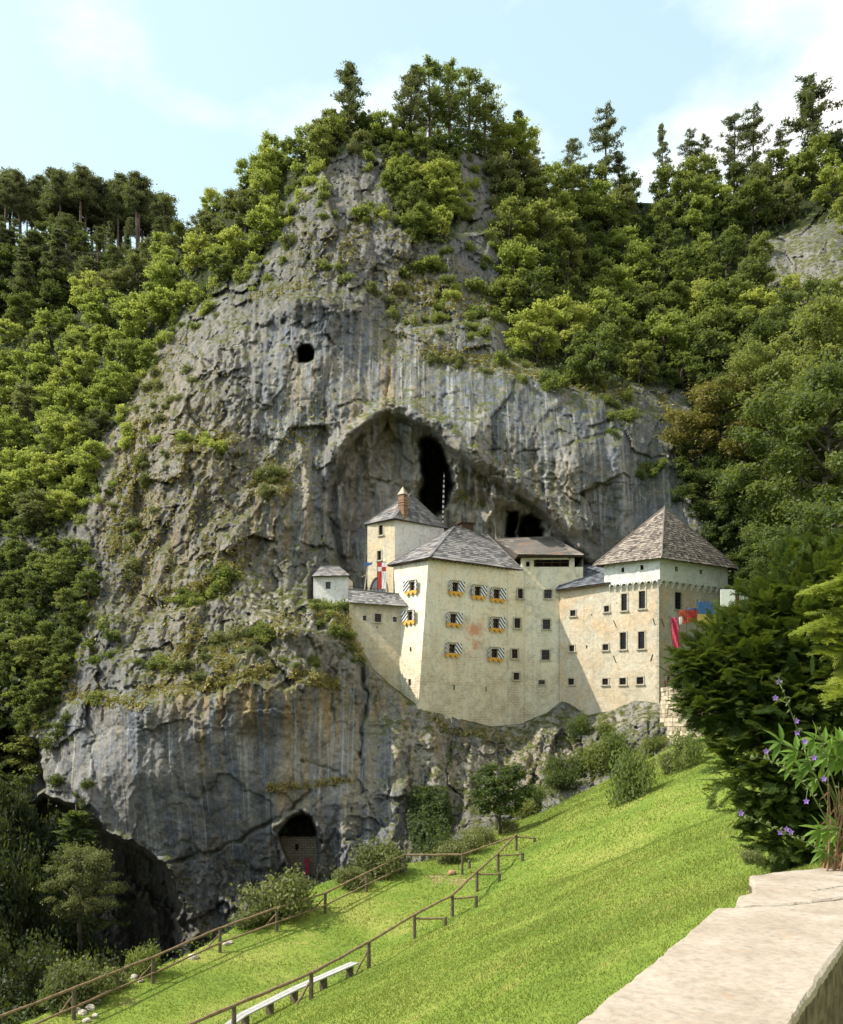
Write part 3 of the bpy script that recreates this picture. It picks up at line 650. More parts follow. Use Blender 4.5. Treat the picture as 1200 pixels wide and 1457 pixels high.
def gz(x, y):
    x = np.asarray(x, float); y = np.asarray(y, float)
    b = -9.5 + (y - 27) * 0.035 + 1.3 * sstep(34, 45, y)
    r = side(x, y, RFL); l = side(x, y, LFL)
    rr = np.where(r > -1.5, (np.sqrt((r + 0.2) ** 2 + 1.2) + r + 0.2) * 0.5, 0.0)
    z = b + 0.47 * np.clip(rr, 0, 60)
    dl = np.clip(-l - 0.9, 0, 60)
    gs = 1.7 - 1.35 * sstep(60, 84, y); z = z - gs * np.minimum(dl, 6) - 1.7 * np.maximum(dl - 6, 0)
    z = np.maximum(z, -31 - 15 * sstep(45, 75, y) + 2 * fbm(x / 14, y / 14, 4, 3))
    z = z + 0.045 * fbm(x / 3.5, y / 3.5, 4, 21) + 0.30 * fbm(x / 11, y / 11, 2, 23) * sstep(0, 6, r)
    # level ledge beneath the parapet the viewer stands behind
    return z
def ground_hit(u, v, lo=3.0, hi=130.0, n=2600):
    u = np.atleast_1d(np.asarray(u, float)); v = np.atleast_1d(np.asarray(v, float))
    Ds = np.linspace(lo, hi, n); out = np.full(len(u), np.nan)
    for i in range(len(u)):
        x = (u[i] - HU) / F * Ds; z = (HV - v[i]) / F * Ds; m = np.nonzero(gz(x, Ds) >= z)[0]
        if len(m): out[i] = Ds[m[0]]
    return out
def G(u, v):
    D = ground_hit(u, v)[0]
    if not np.isfinite(D): D = 90.0
    p = P(u, v, float(D)); return p

def grass_material():
    m, nt = new_mat('meadow'); N = NT(nt); p = N.pos()
    n1 = N.noise(p, 0.22, 6, 0.6, 0.5); n2 = N.noise(p, 3.5, 8, 0.7); n3 = N.noise(p, 0.9, 6, 0.7)
    c = N.ramp(n1, [(0.3, (0.085, 0.145, 0.022)), (0.5, (0.145, 0.20, 0.032)), (0.68, (0.215, 0.235, 0.055))])
    c = N.mix(0.5, c, N.ramp(n2, [(0.3, 0.28), (0.5, 0.5), (0.72, 0.74)]), 'OVERLAY')
    c = N.mix(N.rng(n3, 0.55, 0.70, 0, 0.6), c, (0.30, 0.25, 0.08))
    a = N.attr('bare').outputs['Fac']
    c = N.mix(N.rng(N.math('ADD', a, N.rng(n3, 0.3, 0.7, -0.4, 0.4)), 0.5, 0.75), c, N.ramp(n2, [(0.3, (0.10, 0.085, 0.035)), (0.7, (0.34, 0.27, 0.13))]))
    w = N.attr('wild_shade').outputs['Fac']
    c = N.mix(N.rng(N.math('ADD', w, N.rng(n3, 0.3, 0.7, -0.2, 0.2)), 0.4, 0.6), c, N.ramp(n2, [(0.3, (0.012, 0.014, 0.007)), (0.7, (0.05, 0.045, 0.025))]))  # scrub floor below the fence, blackened to stand in for gully shade
    N.out(c, 0.95, N.bump(n2, 0.5, 0.08), spec=0.1); return m
M_GRASS = grass_material()
def build_ground():
    xs = np.concatenate([np.arange(-72, -24, 1.5), np.arange(-24, 30, 0.3), np.arange(30, 72, 1.5)])
    ys = np.concatenate([np.arange(-4, 60, 0.35), np.arange(60, 125, 1.0)])
    X, Y = np.meshgrid(xs, ys); Z = gz(X, Y)
    idx = np.arange(X.size).reshape(X.shape)
    Fc = np.stack([idx[:-1, :-1], idx[:-1, 1:], idx[1:, 1:], idx[1:, :-1]], -1).reshape(-1, 4)
    me = np_mesh('grass_slope', np.stack([X, Y, Z], -1).reshape(-1, 3), Fc, True)
    u = HU + F * X / np.maximum(Y, 1); v = HV - F * Z / np.maximum(Y, 1)
    bare = np.zeros_like(X)
    for pts, w, a in (([(1.0, 44), (2.0, 43)], 1.6, 0.7), ([(-14, 22), (-10.5, 28), (-6, 38)], 0.7, 0.45), ([(5, 30), (9, 40), (14, 60)], 0.9, 0.35)):
        bare = np.maximum(bare, a * np.exp(-(seg_dist(X, Y, pts) / w) ** 2))
    l = side(X, Y, LFL)
    wild_shade = sstep(-0.9, -2.6, l)
    for nm, arr in (('bare', bare), ('wild_shade', wild_shade)):
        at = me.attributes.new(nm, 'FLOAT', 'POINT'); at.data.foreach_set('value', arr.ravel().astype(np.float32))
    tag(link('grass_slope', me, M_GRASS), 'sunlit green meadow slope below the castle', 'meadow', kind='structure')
build_ground()
# ground running under everything and on to the horizon
me = np_mesh('valley_floor', [(-1500, -600, -52), (1500, -600, -52), (1500, 2200, -52), (-1500, 2200, -52)], [(0, 1, 2, 3)])
set_col(me, 'zone', np.tile([[1.0, 0, 0]], (4, 1)))
at = me.attributes.new('ledge', 'FLOAT', 'POINT'); at.data.foreach_set('value', np.ones(4, np.float32))
tag(link('valley_floor', me, M_ROCK), 'dark valley floor below the cliff', 'ground', kind='structure')

# ================================================================== castle
def solve_st(Pc, u, v):
    """(s,t) on the bilinear patch that lies on the bearing (u,v)"""
    s, t = 0.5, 0.5
    def B(s, t): return Pc[0] * (1 - s) * (1 - t) + Pc[1] * s * (1 - t) + Pc[2] * s * t + Pc[3] * (1 - s) * t
    for _ in range(12):
        a = proj(B(s, t)); e = 1e-4
        b = proj(B(s + e, t)); c = proj(B(s, t + e))
        J = np.array([[(b[0] - a[0]) / e, (c[0] - a[0]) / e], [(b[1] - a[1]) / e, (c[1] - a[1]) / e]])
        d = np.linalg.solve(J, np.array([u - a[0], v - a[1]])); s += d[0]; t += d[1]
    return s, t, B
def wall_face(mb, P00, P10, P11, P01, holes, depth_in=0.45, mi=0, rmi=1):
    """one wall face with openings. holes = (u, v, w px, h px) centred; returns world frames of the openings"""
    Pc = [Vector(p) for p in (P00, P10, P11, P01)]
    sv = (Pc[1] - Pc[0]) + (Pc[2] - Pc[3]); sv = sv / 2; tv = Pc[3] - Pc[0]; n = sv.cross(tv).normalized()
    if n.y > 0: n = -n
    rects = []; frames = []
    Ls = sv.length; Lt = ((Pc[3] - Pc[0]).length + (Pc[2] - Pc[1]).length) / 2
    dirx = sv.normalized(); fx = abs(dirx.x) if abs(dirx.x) > 0.2 else 0.2
    for (u, v, w, h) in holes:
        s, t, B = solve_st(Pc, u, v); c = B(s, t); k = c.y / F
        # horizontal angular width -> length along a receding wall
        persp = abs(dirx.x - dirx.y * (c.x / c.y)); wm = w * k / max(persp, 0.35); hm = h * k
        Ll = (B(1, t) - B(0, t)).length; Lv = (B(s, 1) - B(s, 0)).length
        rects.append((s - wm / Ll / 2, s + wm / Ll / 2, t - hm / Lv / 2, t + hm / Lv / 2)); frames.append((c, wm, hm))
    S = sorted(set([0.0, 1.0] + [x for r in rects for x in r[:2]] + [i / 10 for i in range(1, 10)]))
    T = sorted(set([0.0, 1.0] + [x for r in rects for x in r[2:]] + [i / 8 for i in range(1, 8)]))
    def B(s, t): return Pc[0] * (1 - s) * (1 - t) + Pc[1] * s * (1 - t) + Pc[2] * s * t + Pc[3] * (1 - s) * t
    for i in range(len(S) - 1):
        for j in range(len(T) - 1):
            cs, ct = (S[i] + S[i + 1]) / 2, (T[j] + T[j + 1]) / 2
            if any(r[0] < cs < r[1] and r[2] < ct < r[3] for r in rects): continue
            mb.poly([B(S[i], T[j]), B(S[i + 1], T[j]), B(S[i + 1], T[j + 1]), B(S[i], T[j + 1])], 0.5, mi)
    out = []
    for r, (c, wm, hm) in zip(rects, frames):
        q = [B(r[0], r[2]), B(r[1], r[2]), B(r[1], r[3]), B(r[0], r[3])]; qi = [p - n * depth_in for p in q]
        for a in range(4):
            b = (a + 1) % 4; mb.poly([q[a], q[b], qi[b], qi[a]], 0.5, rmi)
        sx = (q[1] - q[0]).normalized(); out.append(dict(c=(q[0] + q[2]) / 2, w=(q[1] - q[0]).length, h=(q[3] - q[0]).length, x=sx, n=n, z=(q[3] - q[0]).normalized()))
    return out
def plainq(mb, a, b, z0, z1, mi=0):
    mb.poly([(a.x, a.y, z0), (b.x, b.y, z0), (b.x, b.y, z1), (a.x, a.y, z1)], 0.5, mi)
def V3(p, z): return Vector((p.x, p.y, z))

castle = empty('castle', (8, 108, 2)); tag(castle, 'cream plastered castle with grey shingled roofs built into the cave mouth', 'castle')
def striped_shutter_material():
    m, nt = new_mat('striped_shutter'); N = NT(nt)
    uv = N.n('ShaderNodeUVMap'); uv.uv_map = 'UVMap'; sx = N.n('ShaderNodeSeparateXYZ'); N.l(uv.outputs[0], sx.inputs[0])
    f = N.math('FRACT', N.math('ADD', N.math('MULTIPLY', sx.outputs[0], 2.1), N.math('MULTIPLY', sx.outputs[1], 2.6)))
    k = N.math('GREATER_THAN', f, 0.5)
    n = N.noise(N.pos(), 8, 4)
    N.out(N.mix(k, (0.035, 0.037, 0.045), N.ramp(n, [(0.3, (0.70, 0.69, 0.65)), (0.7, (0.84, 0.83, 0.80))])), 0.7); return m
M_SHUT = striped_shutter_material()
CNT = 0
def window(fr, kind, label=None):
    """fr: frame of an opening; kind: plain | cross | bars | shutter | slit | small"""
    c, w, h, x, n, z = fr['c'], fr['w'], fr['h'], fr['x'], fr['n'], fr['z']
    f = MB(); b = 0.05 if kind != 'slit' else 0.03; dp = 0.26
    ci = c - n * dp
    for sx in (-1, 1): f.obox(ci + x * sx * (w / 2 - b / 2), x, n, z, b / 2, 0.04, h / 2)
    for sz in (-1, 1): f.obox(ci + z * sz * (h / 2 - b / 2), x, n, z, w / 2 - b, 0.04, b / 2)
    if kind in ('cross', 'shutter', 'small'):
        f.obox(ci, x, n, z, 0.035, 0.035, h / 2 - b)
    if kind in ('cross',):
        f.obox(ci + z * h * 0.16, x, n, z, w / 2 - b, 0.03, 0.03); f.obox(ci - z * h * 0.16, x, n, z, w / 2 - b, 0.03, 0.03)
    if kind == 'shutter':
        f.obox(ci + z * h * 0.12, x, n, z, w / 2 - b, 0.03, 0.035)
    wn_ = f.build('window', M_FRAME, castle)
    if label: wn_['label'] = label
    g = MB(); g.obox(ci - n * 0.06, x, n, z, w / 2 - 0.01, 0.012, h / 2 - 0.01); g.build('pane', M_GLASS, wn_)
    if kind in ('bars', 'cross', 'small'):
        i = MB(); nb = max(2, int(w / 0.22)); nh = max(2, int(h / 0.42))
        for k in range(1, nb): i.tube([c - n * .1 + x * (k / nb - .5) * w - z * h / 2, c - n * .1 + x * (k / nb - .5) * w + z * h / 2], 0.02, 5)
        for k in range(1, nh): i.tube([c - n * .1 - x * w / 2 + z * (k / nh - .5) * h, c - n * .1 + x * w / 2 + z * (k / nh - .5) * h], 0.02, 5)
        i.build('bars', M_IRON, wn_)
    if kind in ('bars', 'plain', 'cross', 'small'):
        s = MB(); t = 0.16; pr = 0.05
        for sx in (-1, 1): s.obox(c + n * 0.01 + x * sx * (w / 2 + t / 2), x, n, z, t / 2, pr, h / 2)
        s.obox(c + n * 0.01 + z * (h / 2 + t / 2), x, n, z, w / 2 + t, pr, t / 2); s.obox(c + n * 0.05 - z * (h / 2 + t / 2), x, n, z, w / 2 + t + .05, pr + .08, t / 2)
        s.build('surround', M_STONE, wn_)
    if kind == 'shutter':
        for sx in (-1, 1):
            me = bpy.data.meshes.new('shutter')
            hw = min(0.80, w * 0.95); hinge = c + x * sx * (w / 2 + 0.02) + n * 0.06
            d = (x * sx * math.cos(math.radians(28)) + n * math.sin(math.radians(28))); th = d.cross(z).normalized() * 0.03
            hh = h / 2 + 0.12
            p = [hinge - z * hh, hinge + d * hw - z * hh, hinge + d * hw + z * hh, hinge + z * hh]
            vs = [q + th for q in p] + [q - th for q in p]
            me.from_pydata([tuple(q) for q in vs], [], [(0, 1, 2, 3), (7, 6, 5, 4), (0, 4, 5, 1), (1, 5, 6, 2), (2, 6, 7, 3), (3, 7, 4, 0)])
            uvl = me.uv_layers.new(name='UVMap'); q4 = {0: (0, 0), 1: (1, 0), 2: (1, 1), 3: (0, 1)}
            for pl in me.polygons:
                for li in pl.loop_indices:
                    a, bb = q4[me.loops[li].vertex_index % 4]; uvl.data[li].uv = (a, bb)
            link('shutter', me, M_SHUT, wn_)
        # scalloped yellow board on a box below the sill
        y = MB(); W = w * 2.5; hh = 0.52; base = c - z * (h / 2 + 0.06) + n * 0.28
        prof = [(-W / 2, 0), (-W / 2, -hh * .5)]
        teeth = 3
        for k in range(teeth):
            x0 = -W / 2 + W * (k + 0.12) / teeth; x1 = -W / 2 + W * (k + 0.88) / teeth; xm = (x0 + x1) / 2
            prof += [(x0, -hh * 0.5), (x0 + W * .05, -hh * 0.98), (xm, -hh * 1.08), (x1 - W * .05, -hh * 0.98), (x1, -hh * 0.5)]
        prof += [(W / 2, -hh * .5), (W / 2, 0)]
        fr_ = [base + x * a + z * bb for a, bb in prof]; bk = [q - n * 0.06 for q in fr_]
        y.poly(fr_[::-1]); y.poly(bk)
        for k in range(len(fr_)): k2 = (k + 1) % len(fr_); y.poly([fr_[k], fr_[k2], bk[k2], bk[k]])
        y.obox(base - n * .15 - z * 0.02, x, n, z, W / 2 - 0.2, 0.12, 0.03)
        y.build('sill_board', M_YEL, wn_)
        s = MB(); s.obox(c + z * (h / 2 + 0.2) + n * 0.06, x, n, z, w / 2 + 0.35, 0.16, 0.035); s.build('lintel', M_STONE, wn_)
    return wn_

def shingles(mb, e0, e1, r0, r1, course=0.45, wid=0.5, lift=0.05, jag=0.25):
    e0, e1, r0, r1 = map(Vector, (e0, e1, r0, r1))
    n = (e1 - e0).cross(((r0 + r1) / 2) - e0).normalized()
    if n.z < 0: n = -n
    H = ((r0 + r1) / 2 - (e0 + e1) / 2).length; rows = max(3, int(H / course))
    mb.poly([e0, e1, r1, r0] if (r0 - r1).length > 0.01 else [e0, e1, r0], 0.2)
    for k in range(rows):
        t0 = k / rows; t1 = min(1.0, (k + 1.25) / rows)
        a0 = e0.lerp(r0, t0); a1 = e1.lerp(r1, t0); b0 = e0.lerp(r0, t1); b1 = e1.lerp(r1, t1)
        if k == 0:
            dn = (e0 - r0).normalized() * 0.10; a0 = a0 + dn; a1 = a1 + dn
        L_ = (a1 - a0).length; m = max(1, int(L_ / wid)); off = rnd.random()
        cuts = [0.0] + sorted(min(0.999, max(0.001, (i + off - 0.5 + rnd.uniform(-.18, .18)) / m)) for i in range(1, m)) + [1.0]
        for i in range(len(cuts) - 1):
            s0, s1 = cuts[i], cuts[i + 1]
            if s1 - s0 < 1e-4: continue
            l = lift * rnd.uniform(0.6, 1.7) ; dz = (a0 - b0).normalized() * rnd.uniform(-jag, jag * .6) * course * (0.6 if k else 0.3)
            p = [a0.lerp(a1, s0) + n * l + dz, a0.lerp(a1, s1) + n * l + dz, b0.lerp(b1, s1) + n * 0.012, b0.lerp(b1, s0) + n * 0.012]
            t = rnd.random()
            mb.poly(p, t); mb.poly([p[0], p[1], p[1] - n * (l - .005), p[0] - n * (l - .005)], t * 0.3)
def hipcap(mb, a, b, r=0.09):
    a, b = Vector(a), Vector(b); m = [a.lerp(b, i / 6) + Vector((0, 0, 0.05)) for i in range(7)]; mb.tube(m, r, 6, True, 0.35)
def soffit(mb, loop, z, inner_loop, th=0.16):
    n = len(loop)
    for i in range(n):
        j = (i + 1) % n
        a, b = Vector(loop[i]), Vector(loop[j]); c, d = Vector(inner_loop[j]), Vector(inner_loop[i])
        mb.poly([a - Vector((0, 0, th)), b - Vector((0, 0, th)), c - Vector((0, 0, .02)), d - Vector((0, 0, .02))])
        mb.poly([a + Vector((0, 0, .0)), b, b - Vector((0, 0, th)), a - Vector((0, 0, th))])

# ---------- main block
Ax, Ex, Fx = XY('A'), XY('E'), XY('Fp'); Gx = Ex + (Fx - Ax)
zt = 21.45; zb = 3.06
Abot = P(595.5, 1005, 103.9)
def extend(top, bot, z):   # line through top and bot continued down to z
    t = (z - top.z) / (bot.z - top.z); return top + (bot - top) * t
At = V3(Ax, zt); A0 = extend(At, Abot, -1.0)
Ebot = P(571, 985, 107.2); Et = V3(Ex, zt); E0 = extend(Et, Ebot, -1.0)
Ft = V3(Fx, zt); F0 = V3(Fx, -1.0)
mb = MB()
front = [(648, 835, 8, 13), (680, 841, 8, 13), (707, 845, 8.5, 13), (645, 880, 8.5, 13), (706, 887, 8.5, 13.5), (643.5, 923, 8.5, 12.5), (704, 929.5, 9, 12.5)]
slits = [(646.5, 978, 2, 8), (692, 981, 1.6, 7)]
fr1 = wall_face(mb, A0, F0, Ft, At, front + slits)
left = [(587, 834, 6.5, 12.5), (584, 876.5, 6.5, 12.5)]; lsl = [(584.5, 924, 2.4, 6.5), (583, 971, 4, 9.5)]
fr2 = wall_face(mb, E0, A0, At, Et, left + lsl)
plainq(mb, Ex, Gx, -1, zt); plainq(mb, Gx, Fx, -1, zt)
o = mb.build('main_wall', [M_PLA, M_REVEAL], castle); o['label'] = 'weathered cream wall of the main block with a battered corner'
for k, f_ in enumerate(fr1): window(f_, 'shutter' if k < 7 else 'slit')
for k, f_ in enumerate(fr2): window(f_, 'shutter' if k < 2 else 'slit')
# faded red painted emblem on the front, a thin coat on the plaster
def emblem():
    Pc = [A0, F0, Ft, At]; nrm = (F0 - A0).cross(At - A0).normalized()
    if nrm.y > 0: nrm = -nrm
    V, Fq, fade = [], [], []; nx, ny = 26, 44
    for j in range(ny):
        for i in range(nx):
            u = 660 + 32 * i / (nx - 1); v = 880 + 56 * j / (ny - 1); s_, t_, B = solve_st(Pc, u, v)
            V.append(tuple(B(s_, t_) + nrm * .012)); d1 = math.hypot((u - 675) / 11, (v - 896) / 11.5); d2 = math.hypot((u - 677) / 10, (v - 918) / 12)
            fade.append(max(0.0, 1.15 - d1, .85 - d2))
    for j in range(ny - 1):
        for i in range(nx - 1): k = j * nx + i; Fq.append((k, k + 1, k + nx + 1, k + nx))
    me = np_mesh('painted_emblem', V, Fq); at_ = me.attributes.new('fade', 'FLOAT', 'POINT'); at_.data.foreach_set('value', np.array(fade, np.float32)); o_ = link('painted_emblem', me, M_PLA_E, castle); o_['label'] = 'faded red painted emblem on the main front'
emblem()
# roof
Ea = P(612, 797.5, 104.1); El = P(551.5, 803.5, 109.2); Er = P(744, 812.5, 112.2); R0 = P(647, 752, 114.5); R1 = P(693, 756.5, 119)
Ea.z = El.z = Er.z = 21.45
Eb = Vector((El.x + (Er.x - Ea.x), El.y + (Er.y - Ea.y), 21.45)); R0.z = R1.z = 27.7
mb = MB(); shingles(mb, El, Ea, R0, R0, 0.55, 0.7, .05); shingles(mb, Ea, Er, R0, R1, 0.55, 0.7, .05)
shingles(mb, Er, Eb, R1, R1, .6, .9); shingles(mb, Eb, El, R1, R0, .6, .9)
for a, b in ((El, R0), (Ea, R0), (Er, R1), (Eb, R1), (R0, R1)): hipcap(mb, a, b)
mr = mb.build('main_roof', M_SLATE, castle); mr['label'] = 'large grey hipped shingle roof over the main block'
mb = MB(); soffit(mb, [El, Ea, Er, Eb], 0, [Et, At, Ft, V3(Gx, zt)])
for a, b, wa, wb in ((Ea, Er, At, Ft), (El, Ea, Et, At)):
    for k in range(1, 22):
        p = a.lerp(b, k / 22); q = wa.lerp(wb, k / 22); mb.tube([p - Vector((0, 0, .2)), q + Vector((0, 0, .0)) - Vector((0, 0, .12))], 0.05, 4)
mb.build('eaves', M_DARKWOOD, mr)
# small dormer / chimney stub behind the ridge
mb = MB(); cc = P(663, 751, 117); mb.obox(cc, (1, 0.4, 0), (-.4, 1, 0), (0, 0, 1), 0.9, 0.6, 0.45); mb.obox(cc + Vector((0, 0, .55)), (1, 0.4, 0), (-.4, 1, 0), (0, 0, 1), 1.1, .8, .08)
mb.build('roof_vent', M_DARKWOOD, mr)

# ---------- middle block
Mx = XY('M'); zt2 = 23.1; back = Vector((0.3, 11, 0))
mb = MB(); lo = MB()
ztl = (HV - 806.5) * 112.5 / F      # underside of the open gallery
w00, w10, w11, w01 = V3(Fx, -1), V3(Mx, -1), V3(Mx, ztl), V3(Fx, ztl)
mid = [(740, 845, 8.5, 14), (736, 887, 9.5, 14), (732, 930, 9.5, 13), (734.5, 962.5, 9.5, 10.5), (780, 845.5, 11, 12.5), (777.8, 888.5, 10.5, 14), (776.5, 932, 11, 14), (771, 971, 9, 6), (766, 905, 1.5, 1.5)]
# upper strip with small windows on the left part (u 742..761), the gallery opening beyond
fr3 = wall_face(mb, w00, w10, w11, w01, [h for h in mid if h[0] > 742.5][:])
g0, g1 = 760, 812
def mp_(u, z): return Vector(((u - HU) * 112.5 / F, 112.5, z))
wall_face(mb, mp_(742, ztl), mp_(g0, ztl), mp_(g0, zt2), mp_(742, zt2), [(751.5, 802.5, 5, 7)])
mb.obox(mp_((g1 + 816) / 2, (ztl + zt2) / 2) + Vector((0, .2, 0)), (1, 0, 0), (0, 1, 0), (0, 0, 1), 0.35, 0.2, (zt2 - ztl) / 2)
zl = zt2 - 0.25; mb.obox(mp_((g0 + 812) / 2, zt2 - 0.12) + Vector((0, .12, 0)), (1, 0, 0), (0, 1, 0), (0, 0, 1), 2.44, 0.12, 0.12)
# left part of the middle block's face sits on the main block's end wall: return wall towards the viewer's left
MW0 = P(716, 800, 111.6)
plainq(mb, Mx, Mx + back, -1, zt2); plainq(mb, Fx + back, Fx, -1, zt2); plainq(mb, Mx + back, Fx + back, -1, zt2)
mb.obox(mp_(785, ztl - 0.05) + Vector((0, 3.0, 0)), (1, 0, 0), (0, 1, 0), (0, 0, 1), 4, 2.9, 0.04)
o = mb.build('middle_wall', [M_PLA, M_REVEAL], castle)
for k, f_ in enumerate(fr3[:4]): window(f_, 'small' if k != 3 else 'plain')
# windows of the column at u~736 sit on the main block's far end strip: a slim pilaster wall a hand in front
sw = MB(); PL0 = Ax.lerp(Fx, (724 - 610) / 132.0 * 0.985); 
def onfront(u):
    s, t, B = solve_st([V3(Ax, 0), V3(Fx, 0), V3(Fx, 20), V3(Ax, 20)], u, 900); q = B(s, 0); return Vector((q.x, q.y, 0))
q0, q1 = onfront(722.5), XY('Fp') + Vector((0.45, -0.25, 0)); nrm = Vector((0.52, -0.85, 0)).normalized()
q0 = q0 + nrm * 0.12; q1 = Vector(((745.5 - HU) * 112.2 / F, 112.2, 0))
zt3 = 21.3
fr4 = wall_face(sw, V3(q0, -1), V3(q1, -1), V3(q1, zt3), V3(q0, zt3), [(740, 845, 8, 14), (735.7, 887, 9, 14), (732, 930.5, 9, 13), (734.3, 962.5, 9, 10)], 0.1)
sw.poly([V3(q1, -1), V3(Fx + Vector((0.35, .05, 0)), -1), V3(Fx + Vector((0.35, .05, 0)), zt3), V3(q1, zt3)])
sw.poly([V3(onfront(722.4) - nrm * .05, -1), V3(q0, -1), V3(q0, zt3), V3(onfront(722.4) - nrm * .05, zt3)])
o = sw.build('stair_bay_wall', [M_PLA, M_REVEAL], castle)
for f_ in fr4:
    f_['c'] = f_['c'] + f_['n'] * 0.19; window(f_, 'cross')
# gallery: dark timber and rail
gl = MB()
for k in range(5): gl.obox(mp_(762 + k * 12, (ztl + zt2) / 2 - .1) + Vector((0, .25, 0)), (1, 0, 0), (0, 1, 0), (0, 0, 1), 0.06, 0.06, (zt2 - ztl) / 2 - .12)
gl.obox(mp_(786, ztl + 0.62) + Vector((0, .2, 0)), (1, 0, 0), (0, 1, 0), (0, 0, 1), 2.5, 0.04, 0.05)
gl.obox(mp_(786, (ztl + zt2) / 2) + Vector((0, 3.2, 0)), (1, 0, 0), (0, 1, 0), (0, 0, 1), 3.0, 0.1, (zt2 - ztl) / 2)
gl.build('gallery', M_DARKWOOD, castle)
# its roof
e0, e1 = P(737, 794, 111.3), P(831, 791.5, 111.8); e0.z = e1.z = 23.3
r0, r1 = P(704, 762, 119.5), P(784, 766, 118); r0.z = r1.z = 27.1
b0, b1 = e0 + Vector((-1, 14, 0)), e1 + Vector((0, 13, 0))
mb = MB(); shingles(mb, e0, e1, r0, r1, .55, .7); shingles(mb, e1, b1, r1, r1, .55, .7); shingles(mb, b1, b0, r1, r0, .7, 1.0); shingles(mb, b0, e0, r0, r0, .7, 1)
for a, b in ((r0, r1), (e1, r1)): hipcap(mb, a, b)
rr_ = mb.build('gallery_roof', M_RUST, castle); rr_['label'] = 'low brown and grey shingle roof above the open gallery'
mb = MB(); soffit(mb, [e0, e1, b1, b0], 0, [V3(Fx, 23.2), V3(Mx, 23.2), V3(Mx + back, 23.2), V3(Fx + back, 23.2)], .2); mb.build('eaves', M_DARKWOOD, rr_)

# ---------- wing and corner tower
W0, T0, T1, T2 = XY('W0'), XY('T0'), XY('T1'), XY('T2'); T3 = T0 + (T2 - T1)
# the wing's left end runs on a little behind the middle block face
mb = MB(); ztw = 19.0
frw = wall_face(mb, V3(W0, -1), V3(T0, -1), V3(T0, ztw), V3(W0, ztw), [(815.5, 872.5, 7.5, 8.5), (814, 922.5, 7, 8.5), (813, 970, 8, 9), (863.5, 866.5, 7, 8.5), (862, 921, 8, 8.5), (861.5, 970, 8, 9), (835.2, 920.5, 2, 4.5), (842, 875, 1.4, 2)])
plainq(mb, W0, W0 + Vector((0.5, 9, 0)), -1, ztw)
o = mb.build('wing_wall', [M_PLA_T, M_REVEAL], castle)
for k, f_ in enumerate(frw[:7]): window(f_, 'small' if k < 6 else 'slit')
e0, e1 = P(791.5, 838.5, 111.6), P(869, 828.5, 107.8); r0, r1 = P(826, 806, 117), P(872, 803, 113.5)
mb = MB(); shingles(mb, e0, e1, r0, r1, .45, .6); shingles(mb, e1 + Vector((1, 8, 0)), e0 + Vector((2, 12, 0)), r1, r0, .8, 1); shingles(mb, e0 + Vector((2, 12, 0)), e0, r0, r0, .8, 1); hipcap(mb, r0, r1); hipcap(mb, e0, r0)
wr = mb.build('wing_roof', M_DSLATE, castle); wr['label'] = 'dark slate lean-to roof beside the corner tower'
mb = MB(); mb.obox((e0 + e1) / 2 + Vector((0, .1, -.16)), e1 - e0, (0, 1, 0), (0, 0, 1), (e1 - e0).length / 2, .12, .07); mb.build('eaves', M_DARKWOOD, wr)

mb = MB(); z1 = 18.5
frt = wall_face(mb, V3(T0, -1), V3(T1, -1), V3(T1, z1), V3(T0, z1), [(888.5, 857, 8, 24), (914, 853.5, 9, 25), (887, 912, 8.5, 24), (913, 911, 9, 24.5), (886.5, 969.5, 9, 9.5), (911, 968.5, 9.5, 10), (878, 858, 1.4, 1.4)])
frr = wall_face(mb, V3(T1, -1), V3(T2, -1), V3(T2, z1), V3(T1, z1), [(965.5, 855, 10, 24.5), (952, 969, 4, 12)])
plainq(mb, T2, T3, -1, z1); plainq(mb, T3, T0, -1, z1)
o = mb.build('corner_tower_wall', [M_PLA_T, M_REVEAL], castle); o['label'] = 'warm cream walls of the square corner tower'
for k, f_ in enumerate(frt[:6]): window(f_, 'bars' if k < 4 else 'small')
window(frr[0], 'bars'); window(frr[1], 'slit')
# quoin line of the tower corner
qn = MB()
for k in range(26):
    z = 2 + k * 0.66; q = T1 + Vector((0, -0.0, 0)); a = 0.45 if k % 2 else 0.28
    d1 = (T0 - T1).normalized(); d2 = (T2 - T1).normalized(); pr = 0.035
    o1 = (-(d1 + d2)).normalized() * pr
    c0 = V3(q + o1, z); 
    qn.box8([c0, c0 + d2 * a, c0 + d2 * a + d1 * a, c0 + d1 * a, *(p + Vector((0, 0, .62)) for p in (c0, c0 + d2 * a, c0 + d2 * a + d1 * a, c0 + d1 * a))])
qn.build('corner_stones', M_STONE, castle)
# white parapet storey on corbels
n1 = (T1 - T0).cross(Vector((0, 0, 1))).normalized(); n1 = n1 if n1.y < 0 else -n1
n2 = (T2 - T1).cross(Vector((0, 0, 1))).normalized(); n2 = n2 if n2.y < 0 else -n2
pr = 0.38
def corner(p, a, b):  # offset corner
    return p + (a + b) * (pr / (1 + a.dot(b)))
n3 = -n1; n4 = -n2
K0, K1, K2, K3 = corner(T0, n1, n4), corner(T1, n1, n2), corner(T2, n2, n3), corner(T3, n3, n4)
mb = MB(); zlo, zhi = 18.75, 21.45
vents1 = [(886.5, 811, 4, 7), (913.5, 807.5, 4.5, 7)]; vents2 = [(963, 809.5, 4, 7), (998, 814, 4, 6.5)]
wall_face(mb, V3(K0, zlo), V3(K1, zlo), V3(K1, zhi), V3(K0, zhi), vents1, .35); wall_face(mb, V3(K1, zlo), V3(K2, zlo), V3(K2, zhi), V3(K1, zhi), vents2, .35)
plainq(mb, K2, K3, zlo, zhi); plainq(mb, K3, K0, zlo, zhi)
